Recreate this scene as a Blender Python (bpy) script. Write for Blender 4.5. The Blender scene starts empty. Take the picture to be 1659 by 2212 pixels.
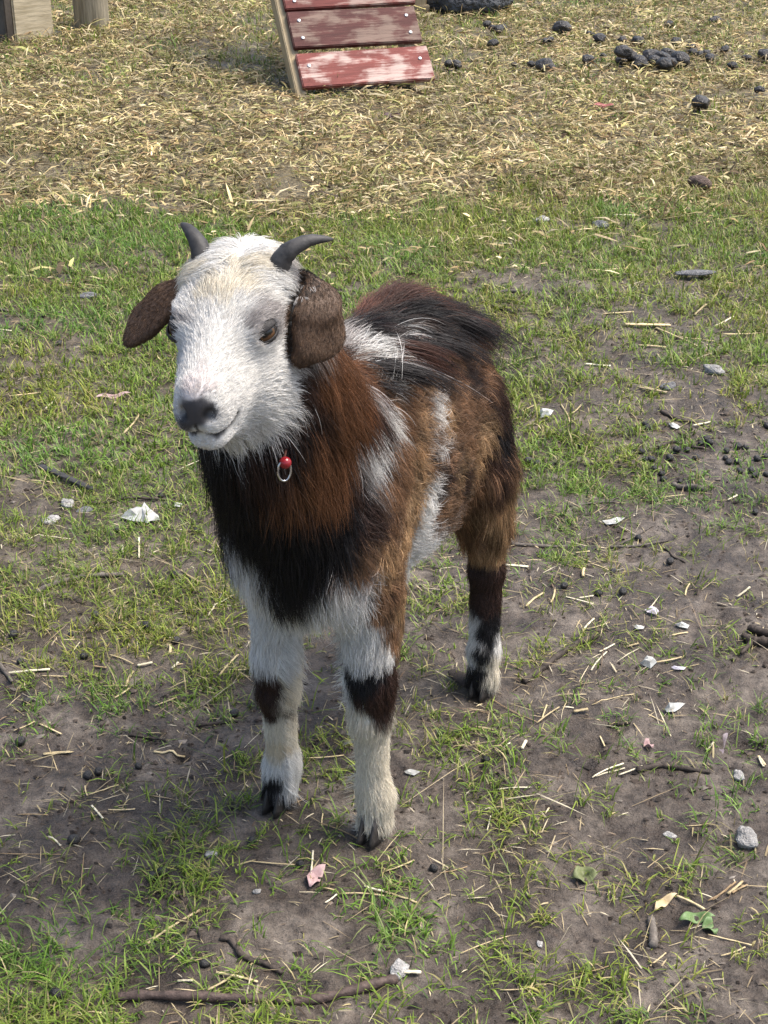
import bpy, bmesh, math, random
import numpy as np
from mathutils import Vector, Matrix

scene = bpy.context.scene
# ---------------------------------------------------------------- camera
cam_data = bpy.data.cameras.new('camera')
camera = bpy.data.objects.new('camera', cam_data)
scene.collection.objects.link(camera)
camera.location = (0, 0, 1.157)
camera.rotation_euler = (math.radians(90 - 28.0), 0, 0)
cam_data.sensor_fit = 'VERTICAL'
cam_data.sensor_height = 24.0
cam_data.lens = 24.0 * 3342.0 / 2212.0
cam_data.clip_start, cam_data.clip_end = 0.05, 500.0
scene.camera = camera
# ---------------------------------------------------------------- sky and sun: a bright day behind thin cloud, light from the right
SUN_EL, SUN_AZ = math.radians(62), math.radians(80)          # azimuth clockwise from +Y
world = bpy.data.worlds.new('World'); scene.world = world; world.use_nodes = True
wn = world.node_tree.nodes; wl = world.node_tree.links
sky = wn.new('ShaderNodeTexSky'); sky.sky_type = 'NISHITA'; sky.sun_disc = False
sky.sun_elevation = SUN_EL; sky.sun_rotation = SUN_AZ
sky.dust_density = 4.0; sky.air_density = 1.0; sky.ozone_density = 1.0
wl.new(sky.outputs['Color'], wn['Background'].inputs['Color'])
wn['Background'].inputs['Strength'].default_value = 0.10
sun_data = bpy.data.lights.new('sun', 'SUN'); sun_data.energy = 2.0; sun_data.angle = math.radians(34); sun_data.color = (1.0, .95, .88)
sun = bpy.data.objects.new('sun', sun_data); scene.collection.objects.link(sun)
_d = Vector((math.sin(SUN_AZ) * math.cos(SUN_EL), math.cos(SUN_AZ) * math.cos(SUN_EL), math.sin(SUN_EL)))
sun.rotation_euler = _d.to_track_quat('Z', 'Y').to_euler()
scene.view_settings.view_transform = 'Standard'; scene.view_settings.look = 'None'
scene.view_settings.gamma = 1.0; scene.view_settings.use_curve_mapping = False
scene.view_settings.exposure = 1.50
scene.cycles.use_denoising = True; scene.cycles.denoising_prefilter = 'NONE'; scene.cycles.denoising_input_passes = 'RGB_ALBEDO_NORMAL'
RNG = np.random.default_rng(7)
# ---------------------------------------------------------------- helpers
CAM_H, PITCH, FPX, IW, IH = 1.157, math.radians(28.0), 3342.0, 1659.0, 2212.0
CP, SP = math.cos(PITCH), math.sin(PITCH)
CAM = np.array([0.0, 0.0, CAM_H])

def ray(px, py):
    """direction of the line of sight through a point of the photograph"""
    a, b = (px - IW / 2) / FPX, (IH / 2 - py) / FPX
    return np.array([a, CP + b * SP, -SP + b * CP])

def on_ground(px, py, z=0.0):
    """the point of the ground seen there"""
    d = ray(px, py)
    return CAM + d * ((z - CAM_H) / d[2])

def project(P):
    P = np.asarray(P, float) - CAM
    dep = P[..., 1] * CP - P[..., 2] * SP
    up = P[..., 1] * SP + P[..., 2] * CP
    return IW / 2 + FPX * P[..., 0] / dep, IH / 2 - FPX * up / dep, dep

def hash3(i, j, k, seed):
    n = (i.astype(np.int64) * 374761393 + j.astype(np.int64) * 668265263 + k.astype(np.int64) * 2147483647 + seed * 974634777) & 0xFFFFFFFF
    n = ((n ^ (n >> 13)) * 1274126177) & 0xFFFFFFFF
    n = ((n ^ (n >> 16)) * 2246822519) & 0xFFFFFFFF
    return ((n ^ (n >> 15)) & 0xFFFFFF).astype(np.float64) / 0xFFFFFF

def vnoise(P, freq, seed=0):
    """value noise in 0..1, P is (n,3)"""
    Q = np.asarray(P, float) * freq
    I = np.floor(Q); Fr = Q - I; Fr = Fr * Fr * (3 - 2 * Fr); I = I.astype(np.int64)
    out = 0
    for dx in (0, 1):
        wx = Fr[:, 0] if dx else 1 - Fr[:, 0]
        for dy in (0, 1):
            wy = Fr[:, 1] if dy else 1 - Fr[:, 1]
            for dz in (0, 1):
                wz = Fr[:, 2] if dz else 1 - Fr[:, 2]
                out = out + wx * wy * wz * hash3(I[:, 0] + dx, I[:, 1] + dy, I[:, 2] + dz, seed)
    return out

def fbm(P, freq, octaves=3, seed=0):
    s, a, t = 0, 1.0, 0
    for o in range(octaves):
        s = s + a * vnoise(P, freq * 2 ** o, seed + 17 * o); t += a; a *= 0.5
    return s / t

def fbm2(x, y, freq, octaves=3, seed=0):
    return fbm(np.stack([x, y, np.zeros_like(x) + .37], -1), freq, octaves, seed)

def sstep(a, b, x):
    t = np.clip((x - a) / (b - a), 0, 1)
    return t * t * (3 - 2 * t)

def unit(v):
    v = np.asarray(v, float)
    return v / np.maximum(np.linalg.norm(v, axis=-1, keepdims=True), 1e-9)
# ---------------------------------------------------------------- scene helpers
def link(o, parent=None):
    scene.collection.objects.link(o)
    if parent is not None: o.parent = parent
    return o

def tag(o, label, category, group=None):
    o['label'] = label; o['category'] = category
    if group: o['group'] = group
    return o

def mesh_from(name, V, faces, material=None, smooth=True):
    """faces: array (n,3) or (n,4)"""
    V = np.asarray(V, np.float32); faces = np.asarray(faces, np.int32)
    me = bpy.data.meshes.new(name)
    me.vertices.add(len(V)); me.vertices.foreach_set('co', V.ravel())
    k = faces.shape[1]
    me.loops.add(faces.size); me.loops.foreach_set('vertex_index', faces.ravel())
    me.polygons.add(len(faces)); me.polygons.foreach_set('loop_start', np.arange(0, faces.size, k, dtype=np.int32))
    me.polygons.foreach_set('use_smooth', np.full(len(faces), smooth))
    me.update(calc_edges=True); me.validate()
    if material: me.materials.append(material)
    return me

def vert_color(me, name, col):
    at = me.attributes.new(name, 'FLOAT_COLOR', 'POINT')
    c = np.ones((len(col), 4), np.float32); c[:, :3] = col
    at.data.foreach_set('color', c.ravel())

def obj(name, me, parent=None): return link(bpy.data.objects.new(name, me), parent)
def empty(name, loc=(0, 0, 0), parent=None):
    o = link(bpy.data.objects.new(name, None), parent); o.location = loc; o.empty_display_size = .05
    return o

def tube(points, radii, sides=8, squash=1.0, jitter=0.0, seed=1, caps=True):
    """vertices and quads of a bent tapering rod through the points"""
    P = np.asarray(points, float); n = len(P); r = np.asarray(radii, float) * np.ones(n)
    T = unit(np.gradient(P, axis=0)); up = np.array([0, 0, 1.0])
    rg = np.random.default_rng(abs(int(seed)) + 1)
    V = []
    for i in range(n):
        x = np.cross(T[i], up); x = x if np.linalg.norm(x) > 1e-3 else np.array([1.0, 0, 0]); x = unit(x); z = np.cross(x, T[i])
        a = np.arange(sides) * 2 * math.pi / sides
        rr = r[i] * (1 + jitter * (rg.random(sides) - .5))
        V.append(P[i] + (np.cos(a) * rr)[:, None] * x + (np.sin(a) * rr * squash)[:, None] * z)
    V = np.concatenate(V); F = []
    for i in range(n - 1):
        for k in range(sides):
            a, b = i * sides + k, i * sides + (k + 1) % sides
            F.append((a, b, b + sides, a + sides))
    if caps:
        for i, rev in ((0, True), (n - 1, False)):
            c = len(V); V = np.vstack([V, P[i]])
            for k in range(sides):
                a, b = i * sides + k, i * sides + (k + 1) % sides
                F.append((b, a, c, c) if rev else (a, b, c, c))
    return V, F

def mesh_poly(name, V, F, material=None, smooth=True):
    F = [tuple(dict.fromkeys(int(i) for i in f)) for f in F]
    me = bpy.data.meshes.new(name); me.from_pydata([tuple(map(float, v)) for v in V], [], F); me.update()
    me.polygons.foreach_set('use_smooth', [smooth] * len(me.polygons))
    if material: me.materials.append(material)
    return me

def curve_pts(pts, n):
    """Catmull-Rom through the points"""
    P = np.asarray(pts, float); P = np.vstack([2 * P[0] - P[1], P, 2 * P[-1] - P[-2]])
    t = np.linspace(0, len(P) - 3 - 1e-6, n); out = []
    for q in t:
        i = int(q); f = q - i; a, b, c, d = P[i:i + 4]
        out.append(.5 * (2 * b + (c - a) * f + (2 * a - 5 * b + 4 * c - d) * f * f + (3 * b - a - 3 * c + d) * f ** 3))
    return np.array(out)

def material(name, rough=.7, spec=.3):
    m = bpy.data.materials.new(name); m.use_nodes = True
    b = m.node_tree.nodes['Principled BSDF']
    b.inputs['Roughness'].default_value = rough; b.inputs['Specular IOR Level'].default_value = spec
    return m, m.node_tree.nodes, m.node_tree.links, b

def mottled(name, c0, c1, scale=60.0, rough=.7, spec=.3, bump=.3, stretch=(1, 1, 1), bscale=None, detail=5.0, c2=None, bdist=.002):
    m, N, L, b = material(name, rough, spec)
    tc = N.new('ShaderNodeTexCoord'); mp = N.new('ShaderNodeMapping'); mp.inputs['Scale'].default_value = stretch
    L.new(tc.outputs['Object'], mp.inputs['Vector'])
    nz = N.new('ShaderNodeTexNoise'); nz.inputs['Scale'].default_value = scale; nz.inputs['Detail'].default_value = detail; nz.inputs['Roughness'].default_value = .65
    L.new(mp.outputs['Vector'], nz.inputs['Vector'])
    r = N.new('ShaderNodeValToRGB'); e = r.color_ramp.elements
    e[0].position, e[1].position = .32, .68; e[0].color = (*c0, 1); e[1].color = (*c1, 1)
    if c2: x = e.new(.5); x.color = (*c2, 1)
    L.new(nz.outputs['Fac'], r.inputs['Fac'])
    oi = N.new('ShaderNodeObjectInfo'); hv = N.new('ShaderNodeHueSaturation'); mr = N.new('ShaderNodeMapRange')
    mr.inputs['To Min'].default_value, mr.inputs['To Max'].default_value = .75, 1.25
    L.new(oi.outputs['Random'], mr.inputs['Value']); L.new(mr.outputs['Result'], hv.inputs['Value'])
    L.new(r.outputs['Color'], hv.inputs['Color']); L.new(hv.outputs['Color'], b.inputs['Base Color'])
    if bump:
        n2 = N.new('ShaderNodeTexNoise'); n2.inputs['Scale'].default_value = bscale or scale * 2; n2.inputs['Detail'].default_value = 4
        L.new(mp.outputs['Vector'], n2.inputs['Vector'])
        bp = N.new('ShaderNodeBump'); bp.inputs['Strength'].default_value = bump; bp.inputs['Distance'].default_value = bdist
        L.new(n2.outputs['Fac'], bp.inputs['Height']); L.new(bp.outputs['Normal'], b.inputs['Normal'])
    return m

def attr_material(name, attr, rough=.6, spec=.25, translucent=0.0):
    m, N, L, b = material(name, rough, spec)
    a = N.new('ShaderNodeAttribute'); a.attribute_name = attr
    L.new(a.outputs['Color'], b.inputs['Base Color'])
    if translucent:
        t = N.new('ShaderNodeBsdfTranslucent'); mx = N.new('ShaderNodeMixShader'); mx.inputs['Fac'].default_value = translucent
        L.new(a.outputs['Color'], t.inputs['Color']); L.new(b.outputs['BSDF'], mx.inputs[1]); L.new(t.outputs['BSDF'], mx.inputs[2])
        L.new(mx.outputs['Shader'], N['Material Output'].inputs['Surface'])
    return m
# ---------------------------------------------------------------- ground: mud, then grass growing in patches
FEET = np.array([(-.014, 1.386), (-.125, 1.439), (.127, 1.673), (-.001, 1.733)])
_dr = np.random.default_rng(77); DENTS = np.stack([_dr.uniform(-.75, .75, 70), _dr.uniform(.8, 3.2, 70), _dr.uniform(.010, .024, 70), _dr.uniform(.004, .010, 70)], -1)
def relief(x, y):
    x, y = np.asarray(x, float), np.asarray(y, float)
    z = (fbm2(x, y, 2.2, 2, 3) - .5) * .030 + (fbm2(x, y, 11, 2, 4) - .5) * .016 + (fbm2(x, y, 45, 2, 5) - .5) * .0120 + (fbm2(x, y, 110, 2, 6) - .5) * .0050
    for dx, dy, dr, dp in DENTS:                      # old hoof prints
        w = np.nonzero(np.abs(x - dx) + np.abs(y - dy) < dr * 4)
        q = np.hypot(x[w] - dx, y[w] - dy) / dr; z[w] += -dp * np.exp(-q ** 4) + dp * .35 * np.exp(-((q - 1.35) / .35) ** 2)
    k = np.ones_like(z)
    for fx, fy in FEET: k = np.minimum(k, sstep(.03, .14, np.hypot(x - fx, y - fy)))
    far = sstep(12, 30, np.abs(y)) + sstep(8, 20, np.abs(x))
    return z * k * np.clip(1 - far, 0, 1) - .002 * (1 - k)

ROWS_Y = np.array([0, 158, 316, 405, 474, 632, 790, 948, 1106, 1264, 1422, 1580, 1738, 1896, 2054, 2212], float)
GREEN = np.array([[.62] * 9, [.60] * 9, [.44, .42, .36, .40, .40, .42, .44, .44, .46], [.45, .40, .35, .40, .50, .70, .80, .85, .90],
    [.85, .92, .92, .92, .95, 1, .95, .85, .85], [.80, .84, .84, .84, .84, .74, .64, .58, .70], [.74, .78, .80, .80, .80, .74, .62, .54, .62],
    [.78, .76, .62, .60, .60, .70, .74, .50, .42], [.54, .52, .42, .42, .50, .52, .48, .24, .28], [.76, .72, .66, .60, .46, .40, .40, .28, .22],
    [.50, .66, .58, .46, .40, .36, .40, .36, .28], [.22, .26, .34, .40, .40, .40, .36, .32, .32], [.12, .12, .46, .50, .48, .42, .40, .32, .32],
    [.16, .16, .40, .40, .36, .44, .42, .50, .32], [.68, .46, .32, .32, .40, .32, .32, .28, .24], [.90, .80, .42, .36, .40, .40, .40, .32, .32]])
DRYR = np.array([.70, .78, 1.0, .95, .16, .14, .10, .08, .08, .08, .10, .10, .08, .08, .08, .08])
def cover(x, y):
    """how much green and how much dead grass grows at a place"""
    P = np.stack([x, y, np.zeros_like(x)], -1); px, py, _ = project(P)
    shift = (fbm2(x, y, 1.6, 2, 21) - .5) * 110 + (fbm2(x, y, 9, 2, 22) - .5) * 170
    fy = np.interp(py + shift * (py < 700) , ROWS_Y, np.arange(len(ROWS_Y))); fx = np.clip(px / IW * 8, 0, 8)
    i = np.clip(fy.astype(int), 0, len(ROWS_Y) - 2); j = np.clip(fx.astype(int), 0, 7); a, b = fy - i, fx - j
    g = (GREEN[i, j] * (1 - b) + GREEN[i, j + 1] * b) * (1 - a) + (GREEN[i + 1, j] * (1 - b) + GREEN[i + 1, j + 1] * b) * a
    return g, DRYR[i] * (1 - a) + DRYR[i + 1] * a

def build_ground():
    ny, nx = 470, 430
    yy = np.concatenate([[-200, -40, -8, -1, .2], .62 * (9.5 / .62) ** (np.arange(ny) / (ny - 1)), [12, 20, 60, 300]])
    ss = np.concatenate([[-60, -12, -3, -1.4], np.linspace(-1, 1, nx), [1.4, 3, 12, 60]])
    X = ss[None, :] * (.33 * np.clip(yy, .6, 10) + .25)[:, None] * np.where(np.abs(ss) > 2, 4 / np.clip(.33 * np.clip(yy, .6, 10) + .25, .4, 4)[:, None], 1); Y = np.repeat(yy[:, None], len(ss), 1)
    x, y = X.ravel(), Y.ravel()
    V = np.stack([x, y, relief(x, y)], -1)
    n = len(ss); I = (np.arange(len(yy) - 1)[:, None] * n + np.arange(n - 1)[None]).ravel()
    Q = np.stack([I, I + 1, I + 1 + n, I + n], -1)
    g, d = cover(x, y)
    m, N, L, b = material('mud', .55, .45)
    at = N.new('ShaderNodeAttribute'); at.attribute_name = 'litter'
    geo = N.new('ShaderNodeNewGeometry')
    def noise(sc, det=6, ro=.65):
        q = N.new('ShaderNodeTexNoise'); q.inputs['Scale'].default_value = sc; q.inputs['Detail'].default_value = det; q.inputs['Roughness'].default_value = ro
        L.new(geo.outputs['Position'], q.inputs['Vector']); return q
    def ramp(src, stops):
        r = N.new('ShaderNodeValToRGB'); e = r.color_ramp.elements
        while len(e) < len(stops): e.new(.5)
        for k, (p, c) in enumerate(stops): e[k].position = p; e[k].color = (*c, 1)
        L.new(src, r.inputs['Fac']); return r
    n1, n2, n3 = noise(11, 8, .7), noise(70, 6, .7), noise(300, 4)
    r1 = ramp(n1.outputs['Fac'], [(.37, (.038, .027, .020)), (.50, (.080, .062, .048)), (.63, (.160, .134, .110))])
    r2 = ramp(n2.outputs['Fac'], [(.32, (.30, .27, .25)), (.50, (.95, .95, .95)), (.70, (1.45, 1.42, 1.38))])
    mx = N.new('ShaderNodeMix'); mx.data_type = 'RGBA'; mx.blend_type = 'MULTIPLY'; mx.inputs[0].default_value = .85
    L.new(r1.outputs['Color'], mx.inputs[6]); L.new(r2.outputs['Color'], mx.inputs[7])
    lt = ramp(n2.outputs['Fac'], [(.3, (.055, .042, .022)), (.5, (.12, .095, .045)), (.7, (.22, .18, .10))])
    mz = N.new('ShaderNodeMix'); mz.data_type = 'RGBA'; L.new(at.outputs['Fac'], mz.inputs[0]); L.new(mx.outputs[2], mz.inputs[6]); L.new(lt.outputs['Color'], mz.inputs[7])
    L.new(mz.outputs[2], b.inputs['Base Color'])
    rr = N.new('ShaderNodeMapRange'); rr.inputs['From Min'].default_value, rr.inputs['From Max'].default_value = .35, .65; rr.inputs['To Min'].default_value, rr.inputs['To Max'].default_value = .30, .75
    L.new(n1.outputs['Fac'], rr.inputs['Value']); L.new(rr.outputs['Result'], b.inputs['Roughness'])
    b1 = N.new('ShaderNodeBump'); b1.inputs['Strength'].default_value = .9; b1.inputs['Distance'].default_value = .010; L.new(n2.outputs['Fac'], b1.inputs['Height'])
    b2 = N.new('ShaderNodeBump'); b2.inputs['Strength'].default_value = .8; b2.inputs['Distance'].default_value = .0035; L.new(n3.outputs['Fac'], b2.inputs['Height']); L.new(b1.outputs['Normal'], b2.inputs['Normal'])
    L.new(b2.outputs['Normal'], b.inputs['Normal'])
    me = mesh_from('ground', V, Q, m)
    a = me.attributes.new('litter', 'FLOAT', 'POINT'); a.data.foreach_set('value', np.clip(np.maximum(d * 1.1 - .1, (g - .45) * .8), 0, 1).astype(np.float32))
    o = obj('ground', me); o['kind'] = 'structure'

def blades(name, base, length, width, lean, az, col, kind_label, cat, segs=2, curl=.8, z0=0.0, roll=None, mat_=None):
    """one mesh of grass blades: strips of quads that end in a point"""
    n = len(base); rg = np.random.default_rng(len(name) + n)
    h = np.stack([np.cos(az), np.sin(az), np.zeros(n)], -1); sd = np.stack([-np.sin(az), np.cos(az), np.zeros(n)], -1)
    if roll is not None: sd = unit(sd * np.cos(roll)[:, None] + np.array([0, 0, 1.0]) * np.sin(roll)[:, None])
    rows = []; P = base.copy(); ang = lean.copy(); V = []
    for j in range(segs + 1):
        t = j / segs
        w = width * (1 - t ** 2.2) * (.75 + .5 * min(t * 3, 1) * .5)
        if j < segs:
            V.append(P - sd * w[:, None] * .5); V.append(P + sd * w[:, None] * .5)
        else: V.append(P.copy())
        P = P + (h * np.sin(ang)[:, None] + np.array([0, 0, 1.0]) * np.cos(ang)[:, None]) * (length / segs)[:, None]
        ang = ang + curl * rg.uniform(.2, 1, n)
        P[:, 2] = np.maximum(P[:, 2], base[:, 2] + .0015)
    k = 2 * segs + 1
    V = np.stack(V, 1).reshape(-1, 3)
    o0 = np.arange(n)[:, None] * k; T = []
    for j in range(segs - 1):
        a = 2 * j; T += [o0 + np.array([[a, a + 1, a + 3]]), o0 + np.array([[a, a + 3, a + 2]])]
    a = 2 * (segs - 1); T.append(o0 + np.array([[a, a + 1, a + 2]]))
    me = mesh_from(name, V, np.concatenate(T), mat_ or GRASS_M, False)
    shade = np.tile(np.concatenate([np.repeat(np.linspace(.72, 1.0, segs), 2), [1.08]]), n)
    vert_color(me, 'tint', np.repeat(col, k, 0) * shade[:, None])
    o = obj(name, me); o['kind'] = 'stuff'; o['label'] = kind_label; o['category'] = cat
    return o

GRASS_M = attr_material('grass_blade', 'tint', .5, .35, .28)
STRAW_M = attr_material('dead_blade', 'tint', .65, .25, .15)

def scatter(n, y0, y1, rg):
    """random places over the part of the ground around the view, evenly dense"""
    out = []
    W = lambda y: .37 * y + .15
    while sum(map(len, out)) < n:
        y = rg.uniform(y0, y1, n); x = rg.uniform(-1, 1, n) * W(y1); k = np.abs(x) < W(y)
        out.append(np.stack([x[k], y[k]], -1))
    return np.concatenate(out)[:n]

def mixcol(rg, n, cols, w):
    cols = np.array(cols); i = rg.choice(len(cols), n, p=np.array(w) / sum(w)); j = rg.choice(len(cols), n, p=np.array(w) / sum(w)); t = rg.random((n, 1)) * .6
    return (cols[i] * (1 - t) + cols[j] * t) * np.exp(rg.normal(0, .18, (n, 1)))

def grow():
    rg = np.random.default_rng(5)
    greens = [(.100, .170, .016), (.165, .245, .028), (.245, .305, .055), (.045, .090, .014), (.27, .25, .09)]
    # zones: from near to far; tufts per square metre, blades in a tuft, blade length and width
    for nm, y0, y1, per, nb, L0, W0, segs, thr in (('grass', .72, 1.45, 9500, 8, .021, .0016, 3, 1.0), ('grass', 1.45, 2.3, 10500, 6, .018, .0017, 2, 1.0), ('grass', 2.3, 4.4, 10500, 4, .018, .0024, 2, 1.0), ('grass', 4.4, 8.2, 5200, 3, .020, .0036, 2, 1.0)):
        area = (y1 - y0) * (.37 * (y0 + y1) + .30); n = int(per * area)
        c = scatter(n, y0, y1, rg)
        g, d = cover(c[:, 0], c[:, 1])
        v = .52 * fbm2(c[:, 0], c[:, 1], 9, 3, 40) + .48 * fbm2(c[:, 0], c[:, 1], 36, 2, 41)
        lim = .495 + (g - .5) * np.where(c[:, 1] > 2.2, .36, .42)
        p = np.maximum(sstep(lim + .04, lim - .04, v), .13 * (c[:, 1] < 3.0))
        k = rg.random(n) < p * (.45 + .55 * g); c, g, d = c[k], g[k], d[k]
        c = c[np.all([np.hypot(c[:, 0] - fx, c[:, 1] - fy) > .035 for fx, fy in FEET], 0)]; n = len(c)
        g, d = cover(c[:, 0], c[:, 1])
        m = n * nb; t = np.repeat(np.arange(n), nb)
        sz = np.exp(rg.normal(0, .25, n))[t] * (.75 + .5 * g[t])
        xy = c[t] + rg.normal(0, .0055, (m, 2)) * sz[:, None]
        base = np.stack([xy[:, 0], xy[:, 1], relief(xy[:, 0], xy[:, 1]) - .001], -1)
        warm = fbm2(c[:, 0], c[:, 1], 5, 2, 60)[t][:, None]
        col = mixcol(rg, m, greens, (.3, .34, .2, .12, .10 )) * (1 + (warm - .5) * np.array([.9, .15, .2]))
        dry = rg.random(m) < (.06 + .55 * d[t]); col[dry] = mixcol(rg, int(dry.sum()), [(.42, .35, .18), (.30, .24, .12), (.22, .20, .07)], (1, 1, 1))
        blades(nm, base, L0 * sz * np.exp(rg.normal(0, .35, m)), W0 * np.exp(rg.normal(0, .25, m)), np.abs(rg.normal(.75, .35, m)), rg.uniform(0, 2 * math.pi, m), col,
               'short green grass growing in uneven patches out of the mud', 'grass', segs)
    # dead mown grass lying in a mat at the back, thin litter elsewhere
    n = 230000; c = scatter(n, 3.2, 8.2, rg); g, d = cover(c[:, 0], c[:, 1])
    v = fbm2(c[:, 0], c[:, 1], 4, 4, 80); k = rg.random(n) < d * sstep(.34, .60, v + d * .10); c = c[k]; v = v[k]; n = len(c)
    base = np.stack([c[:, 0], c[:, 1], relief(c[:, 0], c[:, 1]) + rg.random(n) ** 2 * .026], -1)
    col = mixcol(rg, n, [(.47, .37, .19), (.36, .26, .12), (.64, .54, .34), (.20, .125, .060), (.060, .038, .020), (.32, .31, .11)], (.20, .16, .17, .16, .17, .24))  # darkest browns also put the shadows between dead blades into the colour
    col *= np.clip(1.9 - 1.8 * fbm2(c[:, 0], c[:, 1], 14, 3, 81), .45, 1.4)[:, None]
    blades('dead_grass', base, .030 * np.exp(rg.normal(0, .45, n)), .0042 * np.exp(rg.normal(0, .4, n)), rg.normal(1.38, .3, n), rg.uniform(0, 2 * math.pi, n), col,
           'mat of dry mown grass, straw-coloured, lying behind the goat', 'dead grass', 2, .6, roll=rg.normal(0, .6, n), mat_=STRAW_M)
    n = 40000; c = scatter(n, .75, 4.2, rg); v = fbm2(c[:, 0], c[:, 1], 6, 2, 90); k = v > rg.uniform(.3, .75, n); c = c[k]; n = len(c)
    base = np.stack([c[:, 0], c[:, 1], relief(c[:, 0], c[:, 1]) + .0012], -1)
    col = mixcol(rg, n, [(.45, .37, .22), (.33, .26, .15), (.58, .52, .38), (.16, .11, .07), (.07, .05, .035)], (.26, .24, .14, .2, .2))
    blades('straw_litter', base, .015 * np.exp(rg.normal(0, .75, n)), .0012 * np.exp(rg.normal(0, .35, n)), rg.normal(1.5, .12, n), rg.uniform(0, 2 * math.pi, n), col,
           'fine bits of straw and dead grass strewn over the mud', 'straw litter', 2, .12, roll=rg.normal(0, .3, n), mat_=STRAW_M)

def crumbs():
    """clods and chips of mud and bark too small to count"""
    rg = np.random.default_rng(9); n = 34000; c = scatter(n, .75, 4.5, rg)
    v = fbm2(c[:, 0], c[:, 1], 8, 2, 33); k = v > rg.uniform(.3, .7, n); c = c[k]; n = len(c)
    ov = np.array([(1, 0, 0), (-1, 0, 0), (0, 1, 0), (0, -1, 0), (0, 0, 1), (0, 0, -1)], float); of = np.array([(0, 2, 4), (2, 1, 4), (1, 3, 4), (3, 0, 4), (2, 0, 5), (1, 2, 5), (3, 1, 5), (0, 3, 5)])
    s = np.minimum(np.exp(rg.normal(-6.1, .5, n)), .0052)[:, None, None] * rg.uniform(.4, 1.4, (n, 6, 1)) * np.array([1, 1, .6])
    P = ov[None] * s; a = rg.uniform(0, 6.28, n); ca, sa = np.cos(a)[:, None], np.sin(a)[:, None]
    Q = np.stack([P[..., 0] * ca - P[..., 1] * sa * 1.5, P[..., 0] * sa + P[..., 1] * ca, P[..., 2]], -1)
    Q += np.stack([c[:, 0], c[:, 1], relief(c[:, 0], c[:, 1]) + .0006], -1)[:, None]
    me = mesh_from('mud_crumbs', Q.reshape(-1, 3), (np.arange(n)[:, None, None] * 6 + of[None]).reshape(-1, 3), attr_material('crumb', 'tint', .8, .2), False)
    vert_color(me, 'tint', np.repeat(mixcol(rg, n, [(.05, .038, .030), (.10, .08, .065), (.022, .018, .016), (.16, .14, .12)], (.4, .3, .22, .08)), 6, 0))
    o = obj('mud_crumbs', me); o['kind'] = 'stuff'; o['label'] = 'tiny dark clods and chips scattered over the mud'; o['category'] = 'crumbs'

build_ground()
grow()
crumbs()
# ---------------------------------------------------------------- the goat's shape: one smooth body from blended volumes
# goat space: u forward, v to its left, z up, origin on the ground between the front hooves
G_O = np.array([-0.072, 1.419, 0.0])
G_F = unit([-0.427, -0.904, 0.0]); G_L = np.array([-G_F[1], G_F[0], 0.0]); G_Z = np.array([0, 0, 1.0])
G_M = np.stack([G_F, G_L, G_Z])                       # rows: the goat's axes in the world

def g2w(P): return np.asarray(P, float) @ G_M + G_O
def w2g(P): return (np.asarray(P, float) - G_O) @ G_M.T

H_P, H_Y, H_R, H_S = math.radians(21), math.radians(11), math.radians(1.8), 1.03   # the head's pitch, yaw, roll and size
H_A = np.array([math.cos(H_P) * math.cos(H_Y), math.cos(H_P) * math.sin(H_Y), -math.sin(H_P)])   # poll to nose
_x = np.array([-math.sin(H_Y), math.cos(H_Y), 0.0]); _n = np.cross(H_A, _x); _n = _n if _n[2] > 0 else -_n
H_X = _x * math.cos(H_R) + _n * math.sin(H_R)         # to its left
H_N = _n * math.cos(H_R) - _x * math.sin(H_R)         # out of the forehead
H_0 = np.array([0.157, 0.002, 0.658])

def hd(x, y, z): return H_0 + H_S * (x * H_X + y * H_A + z * H_N)
def w2h(P):
    Q = (np.asarray(P, float) - H_0) / H_S
    return Q @ np.stack([H_X, H_A, H_N]).T

PRIMS = []
def add(kind, region, flow, *args, k=0.02, cut=False, **kw):
    PRIMS.append(dict(kind=kind, region=region, flow=unit(flow), args=args, k=k, cut=cut, **kw))
def ell(region, flow, c, r, axes=None, **kw):
    add('ell', region, flow, np.asarray(c, float), np.asarray(r, float), np.eye(3) if axes is None else np.asarray(axes), **kw)
def cone(region, flow, a, b, ra, rb, flat=None, **kw):
    add('cone', region, flow, np.asarray(a, float), np.asarray(b, float), ra, rb, flat, **kw)
def pair(fn):
    for s in (1, -1): fn(s)

H_AX = np.stack([H_X, H_A, H_N])
BACK = (-.8, 0, -.45)
# trunk
ell('body', BACK, (-.115, 0, .415), (.170, .072, .120), k=.03)
ell('body', BACK, (-.195, 0, .395), (.148, .080, .138), k=.03)
ell('chest', (-.15, 0, -1), (.015, .003, .385), (.058, .056, .080), k=.03)
ell('body', (-.6, 0, -.8), (-.250, 0, .350), (.070, .062, .090), k=.03)
ell('rump', (-.7, 0, -.7), (-.290, 0, .420), (.073, .060, .080), k=.03)
cone('back', (-.92, .35, .1), (-.02, 0, .515), (-.21, 0, .522), .036, .036, k=.03)
cone('back', (-.92, .35, -.1), (-.21, 0, .522), (-.31, 0, .486), .036, .034, k=.03)
# neck
cone('neck', (-.35, 0, -.9), (-.015, 0, .46), (.095, 0, .615), .068, .050, k=.035)
cone('chest', (-.1, 0, -1), (.035, 0, .40), (.115, 0, .57), .058, .044, k=.03)
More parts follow.
